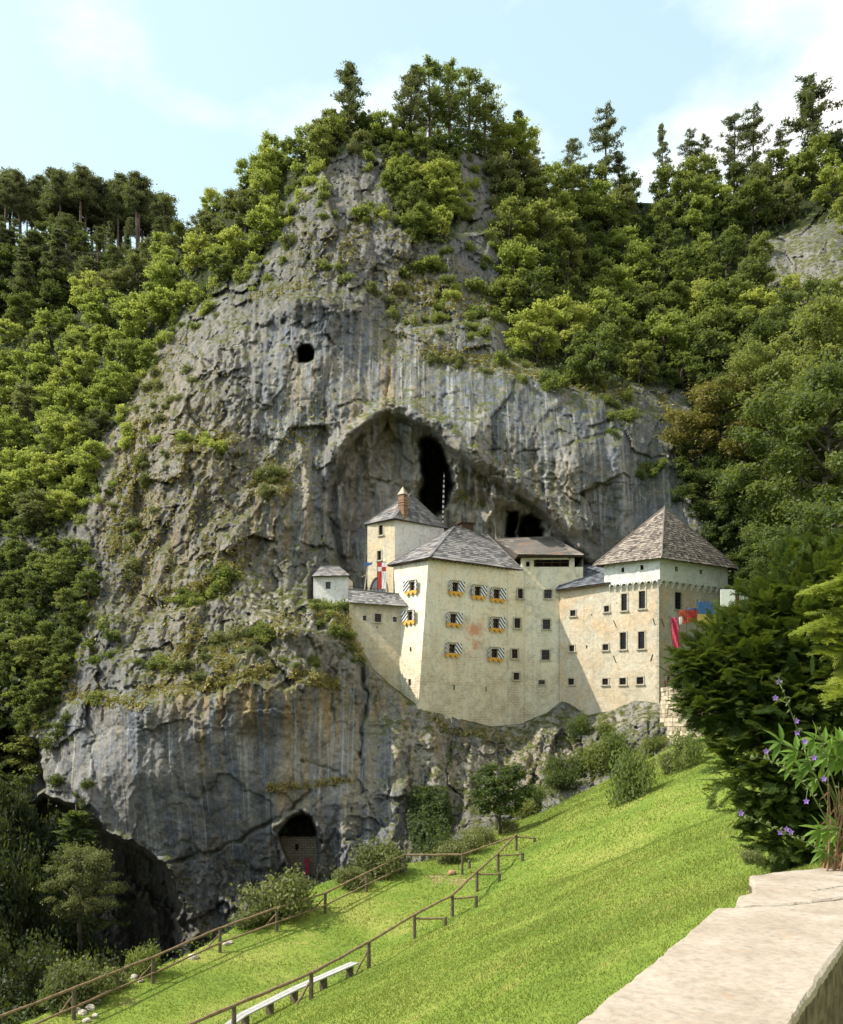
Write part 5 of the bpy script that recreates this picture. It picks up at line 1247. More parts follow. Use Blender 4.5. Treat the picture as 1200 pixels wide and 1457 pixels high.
def parapet():
    zt = -0.9
    def g(u, v): t = (v - HV) / F; D = -zt / t; return ((u - HU) * D / F, D)
    def rough(poly, step=.012, amp=.008, seed=0):
        out = []
        for i in range(len(poly)):
            a, b = poly[i], poly[(i + 1) % len(poly)]; L_ = math.hypot(b[0] - a[0], b[1] - a[1]); m_ = max(1, int(L_ / step))
            for k in range(m_):
                t = k / m_; x = a[0] + (b[0] - a[0]) * t; y = a[1] + (b[1] - a[1]) * t; w = min(1, 8 * min(t, 1 - t) + .2)
                nx, ny = (b[1] - a[1]) / L_, -(b[0] - a[0]) / L_
                e = amp * (noiseval(x * 9, y * 9, seed) + .6 * noiseval(x * 35, y * 35, seed + 1)) * w * 2; out.append((x + nx * e, y + ny * e))
        return out
    def noiseval(x, y, s): return float(noise2(np.array([x]), np.array([y]), s)[0])
    L0, L1 = g(760, 1507), g(1020, 1291); R0, R1 = g(1112, 1475), g(1232, 1298)
    c1, c2, c3, c4, c5 = g(1046, 1291), g(1050, 1276), g(1072, 1270), g(1066, 1246), g(1110, 1240)
    slabs = [[L0, L1, g(1046, 1291), g(1130, 1288), g(1212, 1278), R1, R0], [c1, c2, c3, c4, c5, g(1215, 1231), g(1255, 1280), g(1212, 1276), g(1130, 1286)]]
    for k, sl in enumerate(slabs):
        pl = rough(sl, .02, .0035, k * 3); 
        def blk(name, pl, z0, z1, inset):
            cx = sum(p[0] for p in pl) / len(pl); cy = sum(p[1] for p in pl) / len(pl)
            mb = MB(); n = len(pl)
            rings = [(z0, 0), (z1 - .03, 0), (z1 - .008, .006), (z1, .022)]
            vs = []
            for z, ins in rings:
                r = []
                for (x, y) in pl: L_ = math.hypot(cx - x, cy - y) + 1e-6; r.append((x + (cx - x) / L_ * (ins + inset), y + (cy - y) / L_ * (ins + inset), z + (.004 * noiseval(x * 12, y * 12, 8) if z > z1 - .02 else 0)))
                vs.append(r)
            for a in range(len(vs) - 1):
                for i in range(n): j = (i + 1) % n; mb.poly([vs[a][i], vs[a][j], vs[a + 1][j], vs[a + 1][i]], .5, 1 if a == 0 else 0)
            mb.poly(vs[-1]); return mb
        mb = blk('s', pl, zt - .16, zt, 0.0); yield mb, 'coping_slab'
        mb = blk('b', pl, zt - 3.4, zt - .16, .03); yield mb, 'masonry'
pr_ = empty('parapet', (1.6, 4.0, -2.0)); tag(pr_, 'broad pale stone parapet running away at the lower right corner', 'parapet')
for mb, nm in parapet(): mb.build(nm, [M_PAR, M_PSIDE], pr_)

# ================================================================== vegetation builders
def leaf_quads(c, n, size, asp=0.55, rg=RNG, fold=0.0):
    """c (k,3) centres, n (k,3) unit normals, size (k,)"""
    k = len(c); r = rg.normal(size=(k, 3)); a = np.cross(n, r); a /= np.linalg.norm(a, axis=1)[:, None] + 1e-9; b = np.cross(n, a)
    s = size[:, None]
    V = np.stack([c - a * s, c - b * s * asp + n * s * fold, c + a * s, c + b * s * asp + n * s * fold], 1).reshape(-1, 3)
    return V
def leaf_mesh(name, C_, Nn, S, T, asp=.55, mat=None):
    V = leaf_quads(C_, Nn, S, asp); k = len(C_)
    me = np_mesh(name, V, np.arange(4 * k).reshape(-1, 4)); at = me.attributes.new('tint', 'FLOAT', 'FACE')
    at.data.foreach_set('value', T.astype(np.float32)); me['local'] = 1
    if mat: me.materials.append(mat)
    return me
def unit(a): return a / (np.linalg.norm(a, axis=-1, keepdims=True) + 1e-9)
def clumps_to_leaves(cl, per, size, rg, up=0.35, shell=0.35):
    """cl: list of (centre, radii) ; leaves concentrated near the clump's surface with outward normals"""
    Cs, Ns, Ss, Ts = [], [], [], []
    for c, r in cl:
        k = max(12, int(per * (r[0] * r[1] + r[0] * r[2]) / 2))
        d = unit(rg.normal(size=(k, 3))); rad = shell + (1.12 - shell) * rg.random(k) ** 0.7
        rad *= 1 + 0.25 * np.sin(d[:, 0] * 7 + c[0] * 5) * np.cos(d[:, 1] * 6 + c[1] * 3)
        p = np.array(c) + d * rad[:, None] * np.array(r)
        n = unit(d + rg.normal(size=(k, 3)) * 1.0 + np.array([0, 0, up]))
        Cs.append(p); Ns.append(n); Ss.append(size * (.6 + .8 * rg.random(k))); Ts.append(np.full(k, rg.random() * .6) + .4 * rg.random(k))
    return np.concatenate(Cs), np.concatenate(Ns), np.concatenate(Ss), np.concatenate(Ts)
def tree_trunk(pts_list, name='trunk'):
    mb = MB()
    for pts, rad in pts_list: mb.tube(pts, rad, 6)
    me = mb.mesh(name, True); me['local'] = 1; return me
def proto_broadleaf(seed, h=8.0, wd=1.0, per=150, size=.26, mat=LF_MID, nclump=24):
    rg = np.random.default_rng(seed); cl = []; limbs = []
    R = h * .34 * wd; zc = h * .60
    tp = [Vector((0, 0, -1.0)), Vector((rg.normal() * .1, rg.normal() * .1, h * .25)), Vector((rg.normal() * .25, rg.normal() * .25, h * .55)), Vector((rg.normal() * .3, rg.normal() * .3, h * .86))]
    limbs.append((tp, [.04 * h * .55, .03 * h * .55, .018 * h * .6, .03]))
    for i in range(nclump):
        t = (i + .5) / nclump; zz = (t - .45) * 2; zz = zz * .95
        rr = math.sqrt(max(0, 1 - (zz * .85) ** 2)) * rg.uniform(.35, 1.0); a = i * 2.4 + rg.normal() * .5
        c = np.array([math.cos(a) * rr * R, math.sin(a) * rr * R, zc + zz * h * .36]); s = rg.uniform(.35, 1.05) * h * .098
        cl.append((c, (s * 1.15, s * 1.15, s * rg.uniform(.55, .85))))
        if i % 2 == 0:
            b = tp[1].lerp(tp[3], float(np.clip((c[2] - h * .3) / (h * .6) - .15, 0, .95))); m_ = b.lerp(Vector(c), .5) - Vector((0, 0, h * .02)); limbs.append(([b, m_, Vector(c)], [.011 * h, .007 * h, .02]))
    Cs, Ns, Ss, Ts = clumps_to_leaves(cl, per, size, rg)
    # loose twigs at the outline
    k = int(len(Cs) * .16); i = rg.integers(0, len(Cs), k); off = unit(Cs[i] - np.array([0, 0, zc])) * rg.uniform(.1, 1.0, (k, 1)) * h * .08
    Cs = np.concatenate([Cs, Cs[i] + off]); Ns = np.concatenate([Ns, unit(rg.normal(size=(k, 3)))]); Ss = np.concatenate([Ss, Ss[i]]); Ts = np.concatenate([Ts, Ts[i]])
    return leaf_mesh('crown', Cs, Ns, Ss, Ts, .6), tree_trunk(limbs)
def proto_pine(seed, h=16.0, bare=.52, spread=.17, per=150, size=.26, top=1.0, tiers=11):
    rg = np.random.default_rng(seed); cl = []; limbs = []
    bend = rg.normal(size=2) * h * .02
    def ax(t): return Vector((bend[0] * t * t, bend[1] * t * t, h * t))
    limbs.append(([ax(t / 8) if t else Vector((0, 0, -1.5)) for t in range(9)], [.016 * h * (1 - t / 9) + .03 for t in range(9)]))
    for i in range(tiers):
        t = bare + (1 - bare) * (i + .3) / tiers; q = (t - bare) / (1 - bare); L_ = h * spread * ((1 - q) ** .55 * min(1, .55 + q * 2.2) + .10) * top
        for k in range(rg.integers(3, 6)):
            a = rg.random() * 6.28; l = L_ * rg.uniform(.45, 1.15); b = ax(t); e = b + Vector((math.cos(a) * l, math.sin(a) * l, l * rg.uniform(-.05, .4)))
            limbs.append(([b, b.lerp(e, .5) - Vector((0, 0, .03 * l)), e], [.0035 * h, .0025 * h, .015]))
            for w in (.35, .6, .82, 1.03):
                c = b.lerp(e, w) + Vector((rg.normal(), rg.normal(), rg.normal() * .5)) * h * .012; s = h * .026 * rg.uniform(.6, 1.5); cl.append((np.array(c), (s * 1.5, s * 1.5, s * .7)))
    for k in range(6):   # dead snags on the bare trunk
        t = rg.uniform(.08, max(.1, bare)); a = rg.random() * 6.28; b = ax(t); limbs.append(([b, b + Vector((math.cos(a), math.sin(a), .15)) * h * rg.uniform(.03, .08)], [.003 * h, .01]))
    Cs, Ns, Ss, Ts = clumps_to_leaves(cl, per, size, rg, .5, .2)
    return leaf_mesh('crown', Cs, Ns, Ss, Ts, .35), tree_trunk(limbs)
def proto_spruce(seed, h=10.0, spread=.2, per=150, size=.2, tiers=20):
    rg = np.random.default_rng(seed); cl = []; limbs = [([Vector((0, 0, -1)), Vector((0, 0, h * .5)), Vector((0, 0, h))], [.014 * h, .008 * h, .015])]
    for i in range(tiers):
        t = .12 + .86 * i / tiers; L_ = h * spread * (1 - t) ** .8 + .12
        for k in range(6):
            a = rg.random() * 6.28; l = L_ * rg.uniform(.6, 1.2); b = Vector((0, 0, h * t)); e = b + Vector((math.cos(a) * l, math.sin(a) * l, -l * rg.uniform(.1, .4)))
            limbs.append(([b, e], [.003 * h, .01]))
            for w in (.3, .65, 1.0): c = b.lerp(e, w); s = h * .024 * rg.uniform(.8, 1.3); cl.append((np.array(c), (s * 1.3, s * 1.3, s * .5)))
    Cs, Ns, Ss, Ts = clumps_to_leaves(cl, per, size, rg, .3, .2)
    return leaf_mesh('crown', Cs, Ns, Ss, Ts, .35), tree_trunk(limbs)
def proto_shrub(seed, r=1.0, per=420, size=.1, flat=.8, n=10):
    rg = np.random.default_rng(seed); cl = []
    for i in range(n):
        a = rg.random() * 6.28; q = rg.random() ** .5 * .62 * r; s = rg.uniform(.28, .5) * r; cl.append((np.array([math.cos(a) * q, math.sin(a) * q, rg.uniform(.15, .95) * flat * r]), (s, s, s * .8)))
    Cs, Ns, Ss, Ts = clumps_to_leaves(cl, per, size, rg, .4, .3)
    k = int(len(Cs) * .12); i = rg.integers(0, len(Cs), k); Cs = np.concatenate([Cs, Cs[i] + unit(rg.normal(size=(k, 3))) * r * .2 + [0, 0, .06]]); Ns = np.concatenate([Ns, unit(rg.normal(size=(k, 3)))]); Ss = np.concatenate([Ss, Ss[i]]); Ts = np.concatenate([Ts, Ts[i]])
    return leaf_mesh('foliage', Cs, Ns, Ss, Ts, .5)

def mats_copy(me, mat):
    m = me.copy(); m.materials.clear(); m.materials.append(mat); m['local'] = 1; return m
BL = [proto_broadleaf(s, 8, w, 430, .155, nclump=c) for s, w, c in ((1, 1.0, 38), (2, 1.15, 42), (3, .8, 34), (4, 1.25, 46), (5, .9, 30), (8, 1.05, 36))]
PN = [proto_pine(s, 16, b, sp, 150, .17, tiers=8) for s, b, sp in ((11, .56, .15), (12, .62, .13), (13, .52, .16), (14, .64, .14))]
BLF = [proto_broadleaf(s, 8, w, 1500, .082, nclump=c) for s, w, c in ((6, 1.1, 46), (7, 1.25, 52))]
PN2 = [proto_pine(s, 9, b, sp, 330, .13, tiers=t) for s, b, sp, t in ((21, .12, .30, 13), (22, .34, .26, 10), (23, .06, .24, 15))]
SP = [proto_spruce(31, 9, .24), proto_spruce(32, 10, .18)]
SH = [proto_shrub(s, 1.0, 420, .10) for s in (41, 42, 43, 44)]
SHF = [proto_shrub(s, 1.0, 1500, .055, n=12) for s in (45, 46)]
CACHE = {}
def variant(me, mat):
    k = (me.name, mat.name)
    if k not in CACHE: CACHE[k] = mats_copy(me, mat)
    return CACHE[k]
def put_tree(proto, mat, bark, p, h, h0, rz, sx=1.0, name='leafy_tree', label='', cat='tree', group=None, tilt=0.0):
    e = empty(name, p); e.rotation_euler = (tilt, 0, rz); s = h / h0; e.scale = (s * sx, s * sx, s); tag(e, label, cat, group)
    for me, m in ((proto[0], mat), (proto[1], bark)):
        o = bpy.data.objects.new('crown' if m is mat else 'trunk', variant(me, m)); COL.objects.link(o); o.parent = e
    return e
def put_shrub(me, mat, p, r, rz, flat=1.0, name='shrub', label='', group=None, cat='shrub'):
    o = bpy.data.objects.new(name, variant(me, mat)); COL.objects.link(o); o.location = p; o.rotation_euler = (0, 0, rz); o.scale = (r, r, r * flat); tag(o, label, cat, group); return o

def poisson(poly, spacing, rg, seed_excl=(), maxn=400):
    us = [p[0] for p in poly]; vs = [p[1] for p in poly]; pts = []
    for _ in range(9000):
        u = rg.uniform(max(min(us), -40), min(max(us), 1245)); v = rg.uniform(min(vs), max(vs))
        sk = float(skyline(u))
        if v < sk + 3: continue
        if not inside(np.array([u]), np.array([v]), poly)[0]: continue
        if any(inside(np.array([u]), np.array([v]), q)[0] for q in seed_excl): continue
        sp = spacing(u, v) if callable(spacing) else spacing
        if all((u - a) ** 2 + ((v - b) * 1.15) ** 2 > sp * sp for a, b in pts): pts.append((u, v))
        if len(pts) >= maxn: break
    return pts
def on_cliff(u, v):
    D = float(depth_at(u, v)); return P(u, v, D)
vr = np.random.default_rng(99)
def area_trees(pts, mats, hrange, label, group, name='leafy_tree', kinds=None, sink=.6):
    for (u, v) in pts:
        p = on_cliff(u, v); p.z -= sink; p.y += .4
        mt = mats[vr.integers(len(mats))]; pr = (kinds or BL)[vr.integers(len(kinds or BL))]
        put_tree(pr, mt, M_BARK, p, vr.uniform(*hrange), 8, vr.uniform(0, 6.28), vr.uniform(1.05, 1.45), name, label, 'tree', group)
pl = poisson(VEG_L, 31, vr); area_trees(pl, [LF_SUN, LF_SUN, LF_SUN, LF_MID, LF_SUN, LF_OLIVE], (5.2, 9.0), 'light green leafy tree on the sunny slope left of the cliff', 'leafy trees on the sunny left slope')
pt = poisson(VEG_T, 25, vr) + poisson(VEG_T2, 24, vr); area_trees(pt, [LF_SUN, LF_MID, LF_MID], (4.0, 6.5), 'small green leafy tree on the rocky top of the cliff', 'leafy trees on top of the cliff')
pr = poisson(VEG_R, lambda u, v: 35 if v < 560 else 46, vr, (OUTCROP,)); 
def is_near(v): return v > 560
area_trees([q for q in pr if q[1] <= 330], [LF_MID, LF_SUN, LF_MID, LF_MID, LF_OLIVE], (6.5, 10.5), 'green leafy tree along the wooded ridge right of the summit', 'leafy trees along the right ridge')
area_trees([q for q in pr if 330 < q[1] <= 560], [LF_MID, LF_DARK, LF_MID, LF_DARK, LF_MID, LF_SUN], (6.5, 10.5), 'dense green leafy tree on the steep wooded slope above the corner tower', 'leafy trees on the right slope')
area_trees([q for q in pr if q[1] > 560 and q[0] > 985], [LF_MID, LF_DARK, LF_DARK], (6.5, 9.5), 'dark leafy tree on the slope right of the corner tower', 'leafy trees right of the corner tower')
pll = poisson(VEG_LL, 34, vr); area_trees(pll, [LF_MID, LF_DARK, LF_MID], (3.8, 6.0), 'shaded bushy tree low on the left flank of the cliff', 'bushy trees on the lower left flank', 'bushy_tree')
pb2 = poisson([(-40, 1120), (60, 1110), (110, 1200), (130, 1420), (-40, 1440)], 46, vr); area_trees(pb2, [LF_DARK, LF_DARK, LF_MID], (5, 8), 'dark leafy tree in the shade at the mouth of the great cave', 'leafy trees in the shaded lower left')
# singled-out trees
def one(u, v, proto, mat, bark, h, h0, label, name, sx=1.0, D=None, cat='tree'):
    p = on_cliff(u, v) if D is None else P(u, v, D); p.z -= .4
    put_tree(proto, mat, bark, p, h, h0, rnd.uniform(0, 6.28), sx, name, label, cat)
def pxh(px, D): return px * D / F
one(497, 185, PN2[2], LF_PINE, M_PBARK, pxh(100, 158), 9, 'lone dark pine leaning on the left shoulder of the summit', 'pine_tree', 1.15)
for u, v, h, lb in ((585, 190, 92, 'dark pine at the left end of the summit group'), (612, 190, 100, 'broad pine in the middle of the summit group'), (640, 192, 100, 'tallest pine of the summit group'), (668, 200, 100, 'slim pine right in the summit group'), (690, 215, 95, 'last pine at the right end of the summit group')):
    one(u, v, PN2[(int(u) % 2) * 2], LF_PINE if u < 600 else LF_MID, M_PBARK, pxh(h, 165), 9, lb, 'pine_tree', 1.25)
one(737, 240, SP[0], LF_PINE, M_PBARK, pxh(88, 170), 9, 'small spruce standing alone right of the summit', 'spruce_tree', 1.0)
one(715, 232, PN2[0], LF_PINE, M_PBARK, pxh(62, 170), 9, 'short dark pine beside the lone summit spruce', 'pine_tree', 1.0)
one(760, 262, PN2[0], LF_DARK, M_PBARK, pxh(55, 172), 9, 'rounded dark pine in the dip right of the summit', 'pine_tree', 1.2)
for u, v, h, k, sx, lb in ((815, 275, 78, 0, 1., 'dark pine at the left end of the right ridge'), (862, 280, 125, 1, .9, 'tall two-stemmed looking pine on the right ridge'), (882, 282, 70, 2, 1., 'low pine right of the tall ridge pine'),
        (943, 275, 105, 2, .55, 'narrow pine standing alone in the ridge gap'), (980, 275, 92, 1, .8, 'slender pine right of the ridge gap'), (1003, 275, 85, 0, .8, 'pine with an open crown on the right ridge'),
        (1045, 270, 112, 0, .85, 'dark bushy pine near the right end of the ridge'), (1072, 270, 118, 1, .9, 'high pine behind the dark bushy one'), (1112, 262, 85, 1, .8, 'thin pine left of the big umbrella pine'), (1160, 262, 150, 1, 1.15, 'big umbrella pine at the right end of the ridge'), (1195, 262, 80, 2, .9, 'small pine at the right edge of the ridge')):
    one(u, v, PN2[k], LF_PINE, M_PBARK, pxh(h, 182), 9, lb, 'pine_tree', sx)
one(1038, 690, BLF[1], LF_GOLD, M_BARK, pxh(150, 120), 8, 'golden brown leafy tree beside the cliff edge right of the castle', 'leafy_tree', 1.25, D=118)
one(1010, 760, BLF[0], LF_DARK, M_BARK, pxh(110, 118), 8, 'dark spreading tree directly behind the corner tower roof', 'leafy_tree', 1.2, D=119)
for u, v, D, hp, k, mt, lb in ((1170, 790, 84, 250, 1, LF_DARK, 'big bright leafy tree at the right edge above the yew'), (1140, 800, 92, 190, 3, LF_DARK, 'broad leafy tree between the corner tower and the right edge'), (1215, 640, 96, 210, 0, LF_MID, 'sunlit leafy tree high at the right edge'),
        (1090, 640, 112, 150, 2, LF_MID, 'round-topped leafy tree over the golden one'), (1150, 560, 120, 150, 4, LF_DARK, 'leafy tree just below the pale rock outcrop'), (1115, 860, 100, 130, 3, LF_DARK, 'dark leafy tree right of the tower roof'), (1190, 920, 60, 210, 3, LF_DARK, 'dark leafy tree standing behind the yew')):
    p = P(u, v, D); put_tree(BLF[k % 2], mt, M_BARK, p, pxh(hp, D), 8, rnd.uniform(0, 6.28), 1.15, 'leafy_tree', lb, 'tree')
# pines on the far hill
k = 0
for u in list(range(-30, 235, 8)):
    for rep in range(1 + (k % 5 == 0)):
        uu = u + vr.uniform(-6, 6) + rep * 6; D = vr.uniform(238, 262); x = (uu - HU) * D / F; p = Vector((x, D, hill_z(x, D) - 1))
        vt = np.interp(uu, [-30, 60, 120, 170, 235], [255, 250, 246, 250, 262]) + vr.uniform(-10, 22) + (20 if uu > 200 else 0); h = (HV - vt) * D / F - p.z
        put_tree(PN[k % 4], LF_PINE, M_PBARK, p, float(h), 16, vr.uniform(0, 6.28), vr.uniform(.9, 1.2), 'pine_tree', 'tall bare-stemmed pine in the row on the far left hill', 'tree', 'pines in a row on the far left hill'); k += 1
for i in range(34):
    uu = -35 + i * 8.0 + vr.uniform(-5, 5); D = vr.uniform(206, 240); x = (uu - HU) * D / F; p = Vector((x, D, hill_z(x, D) - 1)); vt = vr.uniform(300, 350)
    h = max(9, (HV - vt) * D / F - p.z); put_tree(PN[i % 4] if i % 3 else SP[i % 2], LF_PINE, M_PBARK, p, float(min(h, 19)), 16 if i % 3 else 9.5, vr.uniform(0, 6.28), vr.uniform(.9, 1.3), 'pine_tree', 'shorter conifer in front of the pine row on the far left hill', 'tree', 'shorter conifers on the far left hill')
for i in range(46):
    uu = vr.uniform(-40, 250); D = vr.uniform(188, 236); x = (uu - HU) * D / F; z = hill_z(x, D)
    put_tree(BL[i % 5], LF_DARK, M_BARK, Vector((x, D, z - 1)), vr.uniform(7, 11), 8, vr.uniform(0, 6.28), 1.25, 'leafy_tree', 'dark leafy tree below the pines on the far left hill', 'tree', 'leafy trees below the far pines')
# lit tree and conifer before the great cave
put_tree(SP[0], LF_DARK, M_PBARK, P(108, 1330, 92), pxh(185, 92), 9, 1, 1.5, 'spruce_tree', 'dark spruce before the great cave, its top against the rock', 'tree')
put_tree(BLF[0], LF_OLIVE, M_BARK, P(115, 1335, 70), pxh(130, 70), 8, 2, 1.0, 'leafy_tree', 'slender pale green tree lit by the sun before the black cave', 'tree')

# shrubs on the rock face
SHR = [((600, 380), 60, 55, 10, 14, LF_MID), ((560, 300), 50, 45, 8, 16, LF_MID), ((610, 460), 70, 25, 8, 13, LF_MID), ((640, 520), 40, 12, 3, 12, LF_OLIVE), ((520, 320), 30, 20, 3, 12, LF_SUN), ((470, 390), 35, 25, 4, 12, LF_MID),
 ((455, 290), 30, 25, 4, 11, LF_MID), ((560, 420), 40, 20, 4, 12, LF_OLIVE), ((640, 430), 40, 30, 5, 13, LF_SUN), ((690, 470), 45, 35, 5, 14, LF_MID), ((740, 510), 40, 22, 6, 14, LF_MID), ((800, 545), 60, 18, 8, 15, LF_MID),
 ((230, 560), 35, 45, 7, 12, LF_OLIVE), ((280, 630), 45, 14, 7, 12, LF_SUN), ((210, 690), 25, 60, 8, 11, LF_OLIVE), ((190, 790), 20, 60, 6, 12, LF_OLIVE), ((385, 690), 22, 18, 4, 15, LF_OLIVE), ((270, 850), 45, 18, 7, 15, LF_MID),
 ((320, 830), 30, 14, 5, 18, LF_MID), ((330, 920), 60, 20, 9, 15, LF_OLIVE), ((230, 950), 30, 20, 5, 14, LF_MID), ((150, 930), 25, 40, 6, 15, LF_MID), ((270, 960), 40, 12, 5, 14, LF_OLIVE), ((390, 910), 30, 20, 5, 14, LF_MID), ((470, 870), 30, 14, 7, 11, LF_MID),
 ((480, 900), 25, 16, 5, 12, LF_MID), ((430, 945), 30, 10, 5, 10, LF_MID), ((510, 920), 12, 30, 4, 9, LF_MID), ((875, 575), 22, 25, 4, 17, LF_MID), ((885, 610), 20, 25, 3, 15, LF_MID), ((925, 665), 25, 12, 4, 12, LF_MID),
 ((120, 780), 30, 40, 5, 14, LF_MID), ((60, 900), 40, 50, 6, 16, LF_DARK), ((50, 1010), 30, 40, 5, 16, LF_DARK), ((350, 390), 40, 30, 4, 13, LF_OLIVE), ((280, 440), 40, 30, 4, 13, LF_MID), ((445, 510), 4, 2, 1, 8, LF_MID), ((1090, 420), 20, 30, 3, 16, LF_MID), ((1160, 460), 40, 10, 3, 14, LF_MID),
 ((440, 860), 14, 14, 4, 9, LF_DARK), ((400, 1180), 12, 14, 2, 8, LF_DARK), ((90, 1060), 25, 50, 7, 15, LF_DARK), ((120, 1130), 20, 20, 3, 12, LF_DARK), ((720, 520), 60, 12, 4, 12, LF_OLIVE), ((680, 380), 20, 40, 4, 14, LF_MID)]
for (c, su, sv, n, size, mt) in SHR:
    for _ in range(int(n * 1.35)):
        u = c[0] + vr.normal() * su * .5; v = c[1] + vr.normal() * sv * .5
        p = on_cliff(u, v); r = size * vr.uniform(.7, 1.5) * p.y / F; p.z -= .2 * r
        put_shrub(SH[vr.integers(4)], mt, p, float(r), vr.uniform(0, 6.28), vr.uniform(.7, 1.1), 'cliff_shrub', 'small shrub growing from a crack or ledge of the grey cliff face', 'shrubs on the cliff face')
for (u0, v0) in [(466, 200), (458, 235), (440, 265), (420, 290), (405, 320), (395, 350), (378, 385), (350, 402), (318, 425), (292, 445), (262, 465), (235, 490), (215, 515), (203, 545), (192, 580), (180, 610), (160, 640), (150, 680), (130, 720), (500, 205), (530, 215), (655, 225), (690, 250), (700, 300), (705, 350), (715, 400), (735, 460), (760, 500)]:
    for _ in range(4):
        u = u0 + vr.normal() * 13; v = v0 + vr.normal() * 13; p = on_cliff(u, v); r = 13 * vr.uniform(.6, 1.4) * p.y / F
        put_shrub(SH[vr.integers(4)], [LF_SUN, LF_SUN, LF_MID, LF_OLIVE][vr.integers(4)], p, float(r), vr.uniform(0, 6.28), vr.uniform(.7, 1.2), 'bush', 'light green bush at the ragged edge between the woods and the bare rock', 'bushes along the edge of the woods', 'bush')
# undergrowth and turf that nobody could count
def undergrowth():
    n = 60000; u = RNG.uniform(-60, 1260, n); v = RNG.uniform(180, 1150, n); m = vegmask(u, v); k = (m > RNG.random(n) * .9 + .1) & (v > skyline(u)); u, v = u[k], v[k]
    D = depth_at(u, v) - RNG.random(len(u)) * 1.2; c = np.stack([(u - HU) * D / F, D, (HV - v) * D / F + .2], 1)
    me = leaf_mesh('undergrowth', c, unit(RNG.normal(size=(len(c), 3)) + [0, -.6, .6]), RNG.uniform(.25, .6, len(c)), RNG.random(len(c)), .6, LF_DARK)
    tag(bpy.data.objects.new('undergrowth', me), 'low dark undergrowth between the trees of the wooded slopes', 'undergrowth', kind='stuff'); COL.objects.link(bpy.data.objects['undergrowth'])
undergrowth()
def ledge_turf():
    lines = [([(230,520),(205,600),(175,690),(160,790)], 14, 2200), ([(250,640),(330,622)], 9, 900), ([(215,560),(200,680),(190,800),(240,880)], 38, 1800), ([(300,540),(270,700),(330,820)], 45, 1300), ([(560,300),(640,440),(560,470)], 45, 1300), ([(440,250),(430,400)], 30, 700), ([(370,700),(440,600)], 40, 500), ([(190,640),(215,720),(180,800)], 9, 900), ([(360,695),(410,685)], 12, 900), ([(330,940),(300,930),(420,880)], 14, 2000), ([(200,985),(300,975),(390,950)], 9, 1300), ([(100,990),(200,1000)], 9, 900),
        ([(420,960),(480,975)], 8, 600), ([(450,870),(490,880),(515,930)], 10, 900), ([(560,400),(700,450)], 22, 1300), ([(530,290),(480,380)], 18, 700), ([(600,500),(780,530)], 12, 1300), ([(430,410),(360,420)], 10, 600), ([(280,900),(230,960)], 12, 900), ([(340,800),(260,850)], 14, 900), ([(800,540),(900,560)], 10, 700), ([(940,560),(970,640)], 9, 300), ([(210,560),(270,470)], 10, 800), ([(380,1120),(500,1110)], 6, 200), ([(560,960),(640,1040),(760,1050)], 6, 300), ([(640,700),(700,720)], 6, 100), ([(130,820),(90,960),(40,1040)], 20, 1500)]
    Us, Vs = [], []
    for pts, w, n in lines:
        n = int(n * 1.8)
        pts = np.array(pts, float); t = RNG.random(n) * (len(pts) - 1); i = t.astype(int); f = (t - i)[:, None]; q = pts[i] * (1 - f) + pts[i + 1] * f + RNG.normal(size=(n, 2)) * w * .6
        keep = noise2(q[:, 0] / 9, q[:, 1] / 7, 3) > -.2; Us.append(q[keep, 0]); Vs.append(q[keep, 1])
    u = np.concatenate(Us); v = np.concatenate(Vs); D = depth_at(u, v) - .25; c = np.stack([(u - HU) * D / F, D, (HV - v) * D / F], 1)
    me = leaf_mesh('ledge_grass', c, unit(RNG.normal(size=(len(c), 3)) + [0, -.5, .3]), RNG.uniform(.15, .42, len(c)), RNG.random(len(c)), .4, LF_DRY)
    o = bpy.data.objects.new('ledge_grass', me); COL.objects.link(o); tag(o, 'dry yellow-green grass on the ledges of the cliff', 'grass', kind='stuff')
ledge_turf()

# shrubs on the ground, near ones with finer leaves
GS = [(640, 1228, 26, 40, 0, LF_OLIVE, 'pale shrub between the ivy and the fence rail'),
 (668, 1215, 28, 42, 1, LF_OLIVE, 'rounded pale shrub above the horizontal fence rail'),
 (690, 1200, 22, 30, 0, LF_OLIVE, 'low pale shrub at the foot of the dark tree'),
 (905, 1136, 34, 88, 0, LF_MID, 'round green bush standing alone on the grass below the tower'),
 (855, 1095, 26, 46, 0, LF_MID, 'dark green shrub left of the round bush'),
 (875, 1085, 26, 60, 1, LF_MID, 'tall shrub against the tower rock'),
 (830, 1105, 24, 50, 0, LF_DARK, 'dark shrub under the rock at the foot of the wing'),
 (800, 1125, 24, 42, 1, LF_DARK, 'dark shrub halfway along the grass edge'),
 (770, 1145, 24, 34, 0, LF_MID, 'pale green shrub at the grass edge'),
 (745, 1160, 22, 32, 1, LF_MID, 'shrub right of the dark spreading tree'),
 (822, 1050, 16, 42, 0, LF_MID, 'shrub growing on the rock under the castle wall'),
 (862, 1050, 16, 30, 1, LF_MID, 'small shrub high on the rock by the tower'),
 (790, 1100, 18, 30, 0, LF_DARK, 'dark little shrub in the rock cleft'),
 (930, 1075, 16, 36, 1, LF_MID, 'shrub at the foot of the tower corner'),
 (975, 1095, 24, 70, 1, LF_MID, 'tall shrub hiding the lower part of the retaining wall'),
 (955, 1100, 20, 40, 0, LF_OLIVE, 'yellow-green shrub below the retaining wall'),
 (720, 1185, 18, 24, 1, LF_OLIVE, 'low shrub below the dark spreading tree')]
